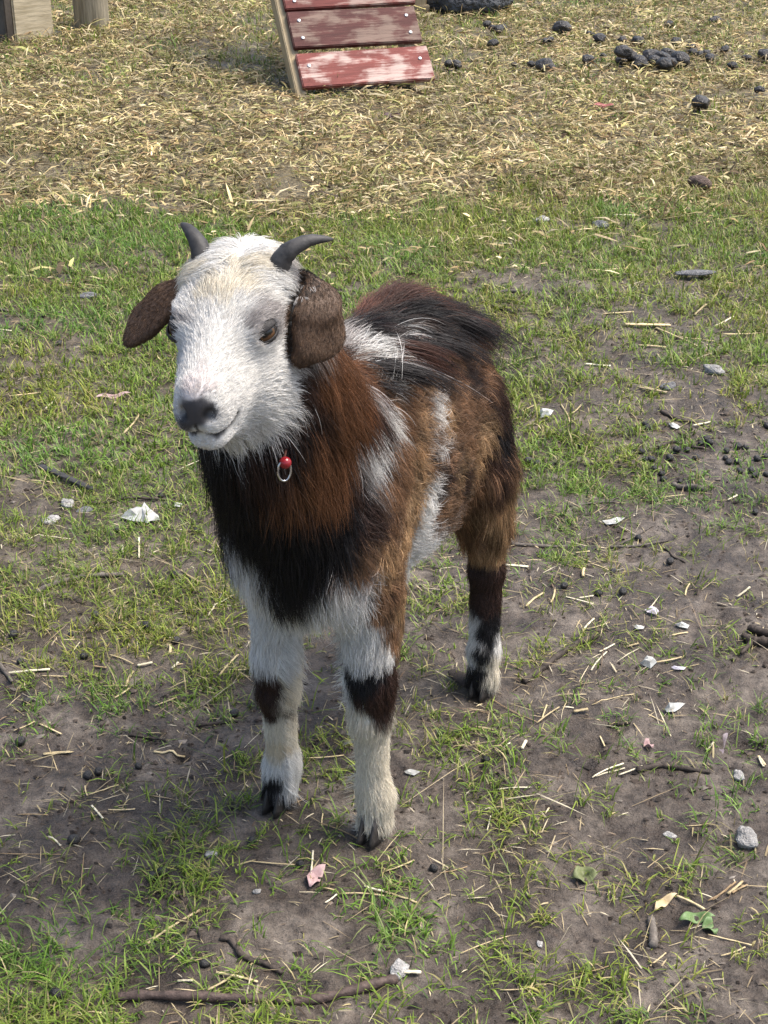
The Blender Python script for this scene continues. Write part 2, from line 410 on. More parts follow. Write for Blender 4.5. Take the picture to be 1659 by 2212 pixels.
# legs
FS = .063
def front(s):
    w = .063 if s > 0 else .053
    ell('shoulder', (-.35, 0, -.9), (-.005, s * .055 if s > 0 else -.046, .372), (.060, .030, .080), k=.03)
    cone('forearm', (0, 0, -1), (-.005, s * (w - .004), .31), (.000, s * w, .205), .031, .021, k=.025)
    cone('forearm', (0, 0, -1), (-.001, s * w, .21), (-.001, s * w, .165), .0225, .0215, k=.012)
    cone('shank', (0, 0, -1), (-.001, s * w, .165), (-.007, s * w, .065), .0185, .0155, k=.012)
    cone('shank', (0, 0, -1), (-.007, s * w, .065), (-.008, s * (w + .002), .050), .0165, .0185, k=.012)
    cone('pastern', (0.1, 0, -1), (-.008, s * (w + .003), .050), (-.004, s * (w + .004), .024), .0172, .0180, k=.01)
pair(front)
def hind(s):
    ell('thigh', (-.3, 0, -.95), (-.310, s * .050, .350), (.052, .033, .086), k=.03)
    cone('thigh', (-.2, 0, -1), (-.310, s * .056, .325), (-.334, s * .060, .235), .037, .025, k=.025)
    cone('hock', (0, 0, -1), (-.344, s * .061, .235), (-.340, s * FS, .17), .0225, .0195, k=.012)
    cone('hock', (0, 0, -1), (-.340, s * FS, .17), (-.325, s * (FS + .006), .062), .0185, .0170, k=.012)
    cone('pastern', (0.1, 0, -1), (-.325, s * (FS + .006), .062), (-.320, s * (FS + .008), .024), .0165, .018, k=.01)
pair(hind)
# tail
cone('tail', (-.4, 0, -.9), (-.365, 0, .475), (-.405, 0, .42), .018, .010, k=.02)
# head
UP = -H_A
def hell(region, flow, c, r, **kw): ell(region, flow, hd(*c), np.array(r) * H_S, H_AX, **kw)
def hcone(region, flow, a, b, ra, rb, **kw): cone(region, flow, hd(*a), hd(*b), ra * H_S, rb * H_S, **kw)
hell('brow', UP, (0, -.045, .000), (.044, .050, .040), k=.02)
hell('brow', UP + .2 * H_N, (0, -.042, .018), (.039, .038, .022), k=.02)
pair(lambda s: hell('face', UP + s * .6 * H_X, (s * .0295, -.003, .012), (.0175, .027, .0185), k=.016))
hcone('face', UP, (0, -.01, -.008), (0, .052, -.014), .038, .0285, k=.02)
hcone('face', UP, (0, .01, -.030), (0, .060, -.026), .036, .0235, k=.016)
hcone('face', UP, (0, -.01, .014), (0, .074, .002), .021, .0160, k=.016)
hell('muzzle', UP, (0, .080, -.004), (.0165, .017, .017), k=.012)
pair(lambda s: hell('muzzle', UP + s * .5 * H_X, (s * .0095, .077, -.018), (.0135, .022, .0145), k=.012))
hell('muzzle', UP, (0, .083, -.041), (.0165, .013, .0100), k=.008)
hcone('muzzle', UP, (0, .03, -.058), (0, .070, -.044), .023, .0150, k=.014)
pair(lambda s: hell('cheek', UP + s * .3 * H_X - .45 * H_N, (s * .024, -.008, -.050), (.0235, .047, .040), k=.02))
hcone('throat', (-.1, 0, -1), (0, -.03, -.068), (0, .035, -.074), .026, .013, k=.02)
# nostrils, eye sockets
pair(lambda s: hell('cut', UP, (s * .0115, .0950, -.006), (.0042, .007, .0055), k=.004, cut=True))
pair(lambda s: hell('cut', UP, (s * .043, .013, .014), (.009, .011, .0070), k=.005, cut=True))
# ears: stalk, then a hanging leaf
def ear(s, pts, widths, nrm):
    nrm = unit(np.array(nrm)); thick = .0044
    for (a, b), (wa, wb) in zip(zip(pts[:-1], pts[1:]), zip(widths[:-1], widths[1:])):
        cone('ear', np.array(b) - np.array(a), a, b, wa, wb, (nrm, thick), k=.008)
E0 = hd(0, -.065, -.006)
def ear_pts(s, lst): return [E0 + np.array([a, s * b, c]) for a, b, c in lst]
EAR_L = ear_pts(1, [(-.002, .034, .008), (.001, .058, .014), (.009, .074, .000), (.020, .079, -.024), (.036, .072, -.041)])
EAR_R = ear_pts(-1, [(-.002, .034, -.004), (.003, .066, -.008), (.013, .087, -.023), (.023, .101, -.040), (.033, .109, -.053)])
EAR_NL, EAR_NR = (.55, .80, .2), (.85, -.50, .2)
ear(1, EAR_L, [.009, .010, .020, .0245, .010], EAR_NL)
ear(-1, EAR_R, [.009, .011, .018, .0205, .013], EAR_NR)

def prim_sdf(p, X):
    """signed distance of points X (n,3) to one volume"""
    if p['kind'] == 'ell':
        c, r, ax = p['args']
        Q = (X - c) @ ax.T
        k0 = np.linalg.norm(Q / r, axis=-1); k1 = np.linalg.norm(Q / (r * r), axis=-1)
        return k0 * (k0 - 1) / np.maximum(k1, 1e-6)
    a, b, ra, rb, flat = p['args']
    ab = b - a; d = X - a
    t = np.clip(d @ ab / (ab @ ab), 0, 1)
    q = d - t[..., None] * ab
    r = ra + (rb - ra) * t
    if flat is None:
        return np.linalg.norm(q, axis=-1) - r
    n, th = flat
    n = unit(n - ab * (n @ ab) / (ab @ ab))
    qn = q @ n
    e2 = np.maximum((q * q).sum(-1) - qn * qn, 0)
    rho = np.sqrt(e2 / (r * r) + qn * qn / (th * th))
    g = np.sqrt(e2 / r ** 4 + qn * qn / th ** 4)
    return rho * (rho - 1) / np.maximum(g, 1e-6)

def prim_box(p, m):
    if p['kind'] == 'ell':
        c, r, ax = p['args']; e = np.abs(ax.T) @ r
        return c - e - m, c + e + m
    a, b, ra, rb, flat = p['args']; r = max(ra, rb)
    return np.minimum(a, b) - r - m, np.maximum(a, b) + r + m

def field(h=.0024, lo=(-.46, -.135, -.002), hi=(.30, .135, .76)):
    lo = np.array(lo); n = np.ceil((np.array(hi) - lo) / h).astype(int)
    F = np.full(n, .08, np.float32)
    def win(p, m):
        b0, b1 = prim_box(p, m)
        i0 = np.clip(np.floor((b0 - lo) / h).astype(int), 0, n - 1); i1 = np.clip(np.ceil((b1 - lo) / h).astype(int) + 1, 1, n)
        g = np.meshgrid(*[lo[d] + h * np.arange(i0[d], i1[d]) for d in range(3)], indexing='ij')
        return tuple(slice(i0[d], i1[d]) for d in range(3)), np.stack(g, -1)
    for p in PRIMS:
        sl, X = win(p, p['k'] + .012)
        d = prim_sdf(p, X); k = p['k']; A = F[sl]
        if p['cut']:
            d = -d
            hh = np.clip(.5 - .5 * (A - d) / k, 0, 1)
            F[sl] = A * (1 - hh) + d * hh + k * hh * (1 - hh)
        else:
            hh = np.clip(.5 + .5 * (A - d) / k, 0, 1)
            F[sl] = A * (1 - hh) + d * hh - k * hh * (1 - hh)
    return F, lo, h

def surface(F, lo, h):
    """surface nets: vertices and quads of the zero level"""
    S = F < 0; n = np.array(F.shape)
    cnt = np.zeros(n - 1, np.uint8)
    offs = [(i, j, k) for i in (0, 1) for j in (0, 1) for k in (0, 1)]
    for i, j, k in offs:
        cnt += S[i:n[0] - 1 + i, j:n[1] - 1 + j, k:n[2] - 1 + k]
    act = np.argwhere((cnt > 0) & (cnt < 8))
    idx = np.full(n - 1, -1, np.int32); idx[tuple(act.T)] = np.arange(len(act))
    val = {o: F[act[:, 0] + o[0], act[:, 1] + o[1], act[:, 2] + o[2]] for o in offs}
    acc = np.zeros((len(act), 3)); c = np.zeros(len(act))
    for o in offs:
        for d in range(3):
            if o[d]: continue
            o2 = list(o); o2[d] = 1; o2 = tuple(o2)
            a, b = val[o], val[o2]; m = (a < 0) != (b < 0)
            t = np.where(m, a / np.where(m, a - b, 1), 0)
            P = np.tile(np.array(o, float), (len(act), 1)); P[:, d] += t
            acc[m] += P[m]; c[m] += 1
    V = lo + h * (act + acc / c[:, None])
    Q = []
    for d in range(3):
        e, f = (d + 1) % 3, (d + 2) % 3
        s0 = [slice(1, -1)] * 3; s1 = [slice(1, -1)] * 3
        s0[d] = slice(0, -1); s1[d] = slice(1, None)
        A, B = S[tuple(s0)], S[tuple(s1)]
        for flip, M in ((False, A & ~B), (True, ~A & B)):
            I = np.argwhere(M)
            I[:, e] += 1; I[:, f] += 1
            def cell(de, df):
                J = I.copy(); J[:, e] += de; J[:, f] += df
                return idx[tuple(J.T)]
            q = np.stack([cell(-1, -1), cell(0, -1), cell(0, 0), cell(-1, 0)], -1)
            Q.append(q[:, ::-1] if flip else q)
    return V, np.concatenate(Q)
COAT = {   # coat patches: points of the skin in millimetres of goat space, by colour
    'W': [(140,-11,713),(152,-28,702),(133,22,707),(185,0,683),(179,29,677),(227,1,648),(217,31,649),(168,43,633),(154,48,606),(241,29,603),(188,29,585),(147,43,580),(147,23,553),(224,31,583),(195,-18,658),(129,38,696),(161,19,695),(169,-33,689),(129,48,583),(241,2,632),(198,29,659),(144,48,633),(125,43,652),(180,-34,680),(122,-26,716),(116,6,719),(235,36,628),(231,17,586),(-101,27,546),(-105,41,529),(-103,15,551),(-89,43,517),(-47,61,491),(2,65,481),(8,66,471),(-153,35,539),(82,-21,372),(85,-30,387),(69,-19,346),(28,-55,295),(-4,-22,280),(54,38,333),(54,61,353),(43,20,299),(41,63,327),(20,-37,277),(9,-76,255),(19,-40,235),(23,-61,219),(1,-26,246),(31,-36,301),(14,-26,283),(16,-79,305),(27,50,293),(20,51,249),(18,72,253),(28,69,298),(8,84,246),(22,58,269),(20,73,273),(8,37,208),(16,42,190),(20,-40,211),(21,-56,231),(-2,-28,213),(11,-33,226),(10,-63,58),(1,-37,67),(4,-73,30),(2,-41,33),(16,-73,19),(8,-43,56),(139,38,564),(146,22,548),(153,7,548),(138,49,596),(212,34,592),(-147,70,467),(-141,77,433),(-124,77,387),(-118,75,375),(-119,70,347),(-143,53,302),(-167,55,266),(-345,-43,156),(-182,56,295),(-201,63,266),(-182,53,276),(-351,-35,139),(-169,65,257),(-318,18,177),(-330,25,184),(-315,56,86),(-322,87,69),(-314,54,51),(-308,66,75)],
    'C': [(140,-6,712),(143,18,706),(159,-14,700),(159,9,701),(128,20,712),(143,-33,704),(18,50,163),(18,66,150),(7,49,99),(6,80,139),(10,67,75),(4,47,50),(-1,82,59),(11,68,33),(14,44,133),(7,75,107),(-2,85,26),(1,-31,190),(9,-33,169),(-6,-31,167),(13,-46,130),(11,-55,107),(7,-66,114),(-3,-39,96),(-314,85,49),(-315,87,27)],
    'P': [(237,21,645),(243,21,639)],
    'G': [(171,38,680),(154,47,680),(183,-34,675),(-116,-7,556),(-24,53,522),(17,65,465),(-96,-3,553),(38,77,359),(44,72,350),(-144,64,483),(97,48,700)],
    'D': [(248,21,626),(248,12,626),(244,28,627),(247,20,617),(249,16,617),(244,27,620)],
    'N': [(116,-42,492),(102,-37,457),(114,0,445),(73,-47,387),(101,12,416),(93,39,433),(74,49,411),(82,21,371),(78,40,390),(59,-71,391),(124,-47,505),(64,55,439),(57,61,421),(76,4,350),(131,4,489),(113,15,448),(98,-51,441),(76,51,439),(90,15,385),(38,62,448),(59,65,402),(21,68,226),(22,57,219),(16,79,229),(23,63,209),(13,-57,32),(10,-56,40),(11,-64,15),(11,-58,10),(-140,-3,556),(-154,29,546),(-128,20,551),(126,40,543),(144,20,532),(141,-11,520),(111,47,552),(114,43,538),(-337,82,376),(-303,88,355),(-299,84,368),(-312,71,85),(-314,79,78),(-306,74,61),(-306,65,34),(-304,69,18),(-320,82,104),(-313,73,99),(-189,24,554),(-211,36,548),(-270,34,522),(-157,19,551),(-370,10,489)],
    'R': [(93,53,583),(61,55,547),(77,53,524),(109,46,541),(88,48,494),(53,55,504),(107,38,486),(121,26,485),(8,48,553),(83,50,467),(31,60,521),(51,55,572),(102,46,514),(-32,21,553),(1,55,533),(-53,26,546),(-33,44,532),(-330,35,176),(-322,37,207)],
    'K': [(141,19,526),(136,31,545),(134,19,503),(121,43,560),(27,77,415),(45,71,412),(33,70,437),(38,60,458),(16,82,214),(3,87,207),(18,75,195),(11,82,180),(2,87,225),(20,-52,186),(20,-57,157),(20,-46,173),(14,-56,137),(20,-59,175),(87,89,655),(-138,20,551),(-62,1,553),(-12,65,497),(-35,48,524),(1,60,516),(-3,72,463),(107,50,565),(115,50,591),(-216,77,362),(-156,80,389),(-136,78,381),(-265,60,466),(-146,80,397),(-340,75,416),(-308,79,400),(-343,82,355),(-285,86,314),(-330,75,438),(-286,84,350),(-321,70,169),(-319,66,135),(-328,81,134),(-316,74,111),(-320,58,174),(-330,82,167),(-321,36,496),(-327,48,484),(-188,41,538),(-331,59,452),(-228,46,522)],
    'B': [(-94,51,498),(-77,65,466),(-14,78,443),(-14,84,407),(43,75,391),(48,72,371),(-67,48,509),(-34,72,465),(-55,72,445),(11,85,330),(-21,86,330),(3,87,278),(18,83,308),(-9,86,253),(-164,44,526),(-184,49,517),(-136,46,518),(-132,56,500),(-162,53,510),(-132,53,506),(-100,59,485),(-74,65,462),(-32,74,454),(-5,77,450),(-115,55,496),(-150,49,519),(-82,63,476),(-129,60,486),(-194,56,498),(-228,70,459),(-319,56,450),(-140,75,446),(-208,79,418),(-269,80,326),(-261,60,294),(-177,74,344),(-192,60,303),(-258,53,285),(-251,72,433),(-183,72,467),(-302,63,250),(-273,50,484),(-211,48,520),(-123,77,415),(-156,79,415),(-158,79,371),(-153,75,354),(-210,79,391),(-175,79,421),(-351,84,244),(-308,61,233),(-323,94,329),(-281,82,302)],
    'T': [(-79,73,412),(21,85,374),(-35,82,361),(-115,64,476),(-89,70,445),(-51,77,404),(-85,67,363),(9,84,348),(-8,89,301),(-336,-48,60),(-330,-50,27),(-333,-50,104),(-140,60,492),(-273,79,384),(-287,77,286),(-103,72,450),(-164,75,453),(-244,77,367),(-95,73,422),(-98,74,423),(-96,73,393),(-191,82,391),(-327,97,296),(-317,86,274),(-307,79,258),(-317,70,218),(-334,82,212),(-328,76,194),(-323,56,198),(-318,84,247)],
    'O': [(8,-48,88),(11,-34,170)],
    'M': [(-212,-37,560),(-211,-8,565),(-184,-35,551),(-223,3,565),(-186,-8,560),(-235,14,558)],
    'E': [(107,67,680),(105,80,660),(124,71,648),(135,62,637),(92,82,664),(126,58,672),(124,-114,635),(133,-126,617),(112,-111,649),(109,-102,659),(131,-118,627),(114,57,685),(95,66,689)],
}
# ---------------------------------------------------------------- the goat
PAL = {'W': (.74, .72, .68), 'P': (.74, .68, .65), 'G': (.36, .33, .31), 'D': (.050, .047, .050), 'N': (.010, .009, .010), 'R': (.125, .055, .024),
       'K': (.040, .020, .014), 'B': (.170, .094, .050), 'T': (.300, .190, .100), 'C': (.74, .68, .56), 'O': (.66, .57, .42), 'M': (.085, .036, .024), 'E': (.080, .046, .026)}
# hair by region: length, lift from the skin, density, clumping, kink
REG = {'body': (.020, .40, 1.15, .70, .46), 'chest': (.046, .34, 1.0, .60, .10), 'rump': (.040, .40, 1.0, .55, .15), 'back': (.048, .32, 1.2, .65, .10),
       'neck': (.042, .36, 1.0, .55, .10), 'shoulder': (.020, .38, 1.15, .70, .46), 'forearm': (.016, .28, 1.2, .45, .08), 'shank': (.0095, .30, 1.4, .35, .08),
       'pastern': (.017, .22, 1.6, .50, .08), 'thigh': (.034, .34, 1.0, .60, .15), 'hock': (.011, .30, 1.3, .40, .10), 'tail': (.055, .30, 1.2, .60, .10),
       'brow': (.022, .24, 3.0, .50, .06), 'face': (.0085, .26, 3.4, .22, .03), 'muzzle': (.0040, .26, 3.4, .10, .03), 'cheek': (.015, .26, 2.8, .40, .04),
       'throat': (.030, .32, 1.4, .55, .10), 'ear': (.0032, .36, 2.6, .2, .12)}

def build_goat():
    F, lo, h = field()
    V, Q = surface(F, lo, h)
    for _ in range(2):                                   # a light smoothing pass
        acc = np.zeros_like(V); cnt = np.zeros(len(V))
        for a, b in ((0, 1), (1, 2), (2, 3), (3, 0)):
            np.add.at(acc, Q[:, a], V[Q[:, b]]); np.add.at(cnt, Q[:, a], 1)
            np.add.at(acc, Q[:, b], V[Q[:, a]]); np.add.at(cnt, Q[:, b], 1)
        V = V + .4 * (acc / cnt[:, None] - V)
    fn = np.cross(V[Q[:, 2]] - V[Q[:, 0]], V[Q[:, 3]] - V[Q[:, 1]])
    VN = np.zeros_like(V)
    for a in range(4): np.add.at(VN, Q[:, a], fn)
    VN = unit(VN)
    # what each point of the skin belongs to
    solid = [p for p in PRIMS if not p['cut']]
    D = np.stack([prim_sdf(p, V) for p in solid], -1)
    Wt = np.exp(-np.clip(D, -.02, .2) / .006); Wt /= Wt.sum(-1, keepdims=True)
    names = sorted(REG); rp = np.array([REG[p['region']] for p in solid])
    vp = Wt @ rp
    flow = Wt @ np.stack([p['flow'] for p in solid])
    regw = np.stack([sum(Wt[:, i] for i, p in enumerate(solid) if p['region'] == r) for r in names], -1)
    HV = w2h(V)
    head = np.isin(np.array(names)[regw.argmax(-1)], ['brow', 'face', 'muzzle', 'cheek'])
    # swirls and the crown's parting
    flow = flow + (fbm(V, 22, 2, 5)[:, None] - .5) * .9 * np.cross(VN, flow)
    # the whorl between the horns: hair runs out from it
    bw = regw[:, names.index('brow')]; wc = np.array([.002, -.040, .040])
    rad_ = HV - wc; rad_[:, 1] -= np.clip(rad_[:, 1], -.016, .022); rad_[:, 0] += (vnoise(V, 60, 91) - .5) * .012; rl = np.linalg.norm(rad_, axis=-1)
    swirl = unit(rad_ * (1.0, .8, 1.0)) + .55 * np.cross(unit(rad_), np.array([0, 0, 1.0])) * np.exp(-rl / .02)[:, None]
    swirl = swirl @ np.stack([H_X, H_A, H_N])
    kf = sstep(.25, 1.0, bw)[:, None] * sstep(-.02, .0, HV[:, 2])[:, None]
    flow = flow * (1 - kf) + swirl * kf
    fx = unit(np.stack([HV[:, 0] * 14, np.zeros(len(V)) - .55, np.zeros(len(V))], -1)) @ np.stack([H_X, H_A, H_N])   # out from the face's middle line
    ff = (regw[:, names.index('face')] * .8)[:, None]; flow = flow * (1 - ff) + fx * ff
    # hairless nose and mouth line, dark rims
    nose = np.exp(-(((HV[:, 0]) / np.clip(.0128 + .45 * (HV[:, 2] + .006), .005, .0145)) ** 4 + ((HV[:, 1] - .096) / .014) ** 4 + ((HV[:, 2] + .004) / .0125) ** 4))
    ML = np.array([(0, .099, -.027), (.008, .096, -.031), (.015, .089, -.034), (.020, .080, -.031), (.0235, .071, -.025)])
    ML = curve_pts(ML, 24); ML = np.vstack([ML, ML * (-1, 1, 1)])
    ML = np.array([HV[np.argmin(((HV - q) ** 2).sum(-1))] for q in ML])
    near = np.where((HV[:, 1] > .03) & (HV[:, 1] < .13) & (np.abs(HV[:, 0]) < .05))[0]
    mouth = np.zeros(len(V)); dd = np.full(len(V), 1.0)
    dd[near] = np.min(np.linalg.norm(HV[near][:, None, :] - ML[None], axis=-1), -1)
    mouth = np.exp(-(dd / .0034) ** 4)
    phil = (np.abs(HV[:, 0]) < .0016) & (HV[:, 2] < -.008) & (HV[:, 2] > -.028) & (HV[:, 1] > .085); mouth = np.maximum(mouth, phil * .8)
    V = V - VN * (.0028 * np.exp(-(dd / .0028) ** 2))[:, None]                      # the lips' fold
    ee = np.minimum(np.linalg.norm((HV - (.0425, .012, .015)) * (1, .8, 1.1), axis=-1), np.linalg.norm((HV - (-.0425, .012, .015)) * (1, .8, 1.1), axis=-1))
    def seg_d(a, b, P):
        a, b = np.array(a), np.array(b); t = np.clip((P - a) @ (b - a) / ((b - a) @ (b - a)), 0, 1); return np.linalg.norm(P - a - t[:, None] * (b - a), axis=-1)
    SY = HV * np.stack([np.sign(HV[:, 0] + 1e-9), np.ones(len(V)), np.ones(len(V))], -1)
    duct = seg_d((.040, .016, .014), (.031, .023, .012), SY)
    rim = np.maximum(np.exp(-(ee / .0090) ** 6), np.exp(-(duct / .0034) ** 4))

    cp = np.array([q for c in COAT for q in COAT[c]]) / 1000.0; cc = np.array([PAL[c] for c in COAT for q in COAT[c]])
    keep = (cp[:, 1] > .02) & (cp[:, 0] < .05) & (cp[:, 2] > .10)                   # the far side is patched much like this one
    mir = cp[keep] * (1, -1, 1) + (.012, -.03, .008); cp = np.vstack([cp, mir]); cc = np.vstack([cc, cc[keep]])
    def coat(P, jit=0.0, seed=3):
        P = np.asarray(P, float)
        warp = np.stack([fbm(P, 45, 3, seed + k) for k in (0, 31, 67)], -1) - .5
        X = P + warp * .026
        out = np.empty((len(X), 3))
        rg = np.random.default_rng(seed)
        for i in range(0, len(X), 20000):
            x = X[i:i + 20000]
            d2 = ((x[:, None, :] - cp[None]) ** 2).sum(-1)
            if jit: d2 = d2 * rg.uniform(1 - jit, 1 + jit, d2.shape)
            w = 1 / (d2 + 2e-5) ** 4
            out[i:i + 20000] = (w @ cc) / w.sum(-1, keepdims=True)
        return out
    dark = np.array([.022, .019, .020])
    skin = coat(V); skin = skin * .8
    skin = np.where((regw[:, names.index('ear')] > .5)[:, None], np.array(PAL['E']), skin)
    bare = np.clip(nose + mouth + rim, 0, 1)
    nosec = np.array([.055, .052, .056])
    skin = skin * (1 - bare[:, None]) + bare[:, None] * np.where((nose > mouth + rim)[:, None], nosec, dark)
    nst = np.minimum(np.linalg.norm(HV - (.0115, .096, -.006), axis=-1), np.linalg.norm(HV - (-.0115, .096, -.006), axis=-1))
    skin = skin * (1 - np.exp(-(nst / .006) ** 4) * .85)[:, None]

    goat = empty('goat'); goat.matrix_world = Matrix([[*G_M[:, 0], G_O[0]], [*G_M[:, 1], G_O[1]], [*G_M[:, 2], G_O[2]], [0, 0, 0, 1]])
    tag(goat, 'young white-faced goat with patchy brown, black and white coat standing on muddy grass', 'goat')
    m = attr_material('goat_skin', 'skin', .55, .35)
    N, L = m.node_tree.nodes, m.node_tree.links
    nz = N.new('ShaderNodeTexNoise'); nz.inputs['Scale'].default_value = 700; bp = N.new('ShaderNodeBump'); bp.inputs['Strength'].default_value = .35; bp.inputs['Distance'].default_value = .001
    L.new(nz.outputs['Fac'], bp.inputs['Height']); L.new(bp.outputs['Normal'], N['Principled BSDF'].inputs['Normal'])
    me = mesh_from('body', V, Q, m); vert_color(me, 'skin', skin)
    obj('body', me, goat)

    # ---- fur
    T = np.vstack([Q[:, [0, 1, 2]], Q[:, [0, 2, 3]]])
    ar = .5 * np.linalg.norm(np.cross(V[T[:, 1]] - V[T[:, 0]], V[T[:, 2]] - V[T[:, 0]]), axis=-1)
    wt = ar * vp[T, 2].mean(1) * np.clip(1 - 1.3 * bare[T].mean(1), .0, 1)
    rg = np.random.default_rng(11); NH = 360000
    ti = np.searchsorted(np.cumsum(wt) / wt.sum(), rg.random(NH)); ti = np.clip(ti, 0, len(T) - 1)
    r1, r2 = rg.random(NH), rg.random(NH); s = np.sqrt(r1); bc = np.stack([1 - s, s * (1 - r2), s * r2], -1)
    mix = lambda A: (A[T[ti]] * bc.reshape(NH, 3, *([1] * (A.ndim - 1)))).sum(1)
    R, Nn, P5, FL, RW = mix(V), unit(mix(VN)), mix(vp), mix(flow), mix(regw)
    BR = mix(bare)
    reg = np.array(names)[RW.argmax(-1)]
    Tn = unit(FL - (FL * Nn).sum(-1, keepdims=True) * Nn)
    NM = mix(np.exp(-(dd / .009) ** 2)); Ln = (1 - .65 * NM) * P5[:, 0] * np.clip(rg.normal(1, .2, NH), .45, 1.7) * (1 - .75 * np.clip(BR * 2, 0, 1)); lift = np.clip(P5[:, 1] + rg.normal(0, .07, NH), .1, .8)
    # clumps: hairs of one cell lean together
    cs = np.clip(P5[:, 0] * .30, .003, .012)
    lev = np.round(np.log2(cs / .003)).astype(int); cell = .003 * 2.0 ** lev
    wj = R + (np.stack([vnoise(R, 180, 71 + k) for k in range(3)], -1) - .5) * cell[:, None] * 1.2
    ci = np.floor(wj / cell[:, None]).astype(np.int64)
    key = ((ci[:, 0] * 73856093) ^ (ci[:, 1] * 19349663) ^ (ci[:, 2] * 83492791) ^ (lev * 2654435761)) & 0xFFFFFFF
    _, inv = np.unique(key, return_inverse=True)
    cn = np.bincount(inv)
    def cmean(A): return np.stack([np.bincount(inv, A[:, k]) / cn for k in range(A.shape[1])], -1)[inv]
    rnd = rg.normal(0, 1, (cn.size, 3))[inv]
    cR, cT, cN = cmean(R), cmean(Tn), unit(cmean(Nn))
    clump = P5[:, 3][:, None]
    kink = P5[:, 4][:, None]
    tv = unit(cT + rnd * (.10 + kink) + rg.normal(0, 1, (NH, 3)) * .10)
    tv = unit(tv - (tv * Nn).sum(-1, keepdims=True) * Nn)
    d0 = unit(Nn * lift[:, None] * 1.5 + tv * (1 - lift[:, None]))
    grav = np.array([0, 0, -1.0])
    d1 = unit(Nn * (lift * .35)[:, None] + tv + grav * np.clip(Ln / .06, 0, .8)[:, None] * .7)
    K = 5; pts = np.empty((NH, K, 3)); pts[:, 0] = R - Nn * .0006
    wob = rg.normal(0, 1, (NH, 3)) * (.08 + .6 * kink)
    for j in range(1, K):
        t = j / (K - 1)
        dj = unit(d0 * (1 - t) + d1 * t + wob * (t * (1 - t)) * 1.2)
        pts[:, j] = pts[:, j - 1] + dj * (Ln / (K - 1))[:, None]
        pts[:, j] += (cR - R) * (clump * .8 * (t ** 1.2 - ((j - 1) / (K - 1)) ** 1.2))
    tipc = pts[:, 3] - R; tipc -= (tipc * Nn).sum(-1, keepdims=True) * Nn
    col = coat(R + tipc * .7 + rg.normal(0, .0045, (NH, 3)) * np.where(np.isin(reg, ['body', 'shoulder', 'neck', 'chest', 'thigh', 'rump', 'back'])[:, None], 1.0, .3), .45, 3)
    earm = reg == 'ear'; stalk = np.minimum(np.linalg.norm(R - EAR_L[0], axis=-1), np.linalg.norm(R - EAR_R[0], axis=-1))
    sn = vnoise(R, 90, 9)
    ecol = np.where((stalk < np.where(R[:, 1] > 0, .040, .028))[:, None], np.where((sn > .5)[:, None], np.array([.5, .47, .44]), np.array([.03, .024, .02])), np.array(PAL['E']) * (.75 + .5 * fbm(R, 60, 2, 4)[:, None]))
    col = np.where(earm[:, None], ecol, col)
    # dark parted mane along the spine
    sp = np.clip((R[:, 2] - .50) / .03, 0, 1) * (np.abs(R[:, 1]) < .03) * (R[:, 0] < .0)
    col = np.where((BR > .35)[:, None], dark, col)
    lum = col.mean(-1, keepdims=True)
    brown = sstep(.02, .05, lum) * sstep(.26, .18, lum) * (col[:, 0:1] / (col[:, 2:3] + 1e-4) > 2.2) * (R[:, 0:1] < .03)
    col = col * np.exp(brown * (fbm(R, 75, 3, 55)[:, None] - .5) * 3.0) * (1 + brown * (fbm(R, 40, 2, 56)[:, None] - .5) * np.array([.1, .3, .5]))
    # strand to strand variation, a few pale and dark guard hairs, clump tone
    tone = np.exp(rg.normal(0, .22, (NH, 1)) * np.where(lum > .4, .35, 1.0) + rnd[:, :1] * .16 * np.where(lum > .4, .25, 1.0))
    col = np.clip(col * tone, .004, .86)
    rad = np.where(np.isin(reg, ['face', 'muzzle', 'ear', 'shank', 'hock']), .00020, .00026)
    fm = fur_material()
    nm_ = 9000; q = rg.random(nm_); mu = -.03 - .30 * q; mv = rg.normal(.006, .012, nm_)
    top = np.interp(mu, [-.34, -.31, -.21, -.02], [.50, .518, .556, .549]) - mv ** 2 * 9
    mr = np.stack([mu, mv, top - .004], -1); tuft = np.floor(mu * 55 + rg.normal(0, .25, nm_)).astype(int) * 3 + np.floor((mv + .03) * 50).astype(int)
    tr = np.random.default_rng(3).normal(0, 1, (200, 3))[tuft % 200]
    md = unit(np.stack([-.60 + .18 * tr[:, 0], .58 + .20 * tr[:, 1] + mv * 6, .26 + .10 * tr[:, 2]], -1)); ml = np.where(mu < -.24, .050, .068) * np.exp(rg.normal(0, .22, nm_))
    tm = np.stack([np.bincount(tuft + 200, mr[:, k], 400) / np.maximum(np.bincount(tuft + 200, minlength=400), 1) for k in range(3)], -1)[tuft + 200]
    ml = ml * np.where(tuft % 5 == 0, 1.45, 1.0)
    mp = np.empty((nm_, 6, 3)); mp[:, 0] = mr
    for j in range(1, 6):
        dj = unit(md + np.array([-.15, .12, -1.0]) * (.24 * j) + rg.normal(0, .03, (nm_, 3)))
        mp[:, j] = mp[:, j - 1] + dj * (ml / 5)[:, None] + (tm - mr) * .15 * np.array([1.0, .75, .0])
    mc = np.where((vnoise(mr, 30, 8) > .62)[:, None], np.array(PAL['M']), np.array([.016, .012, .012])); mc = np.where((mu > -.09)[:, None] & (rg.random(nm_) < .03)[:, None], np.array(PAL['G']) * 1.4, mc)
    o = fur_object('spine_mane', mp, mc * np.exp(rg.normal(0, .25, (nm_, 1))), np.full(nm_, .00030), fm, goat); o['label'] = 'long black hair lying over the spine'
    RH = w2h(R)
    side = R[:, 1] > 0
    legs = np.isin(reg, ['forearm', 'shank', 'pastern', 'hock'])
    fore = R[:, 0] > -.18
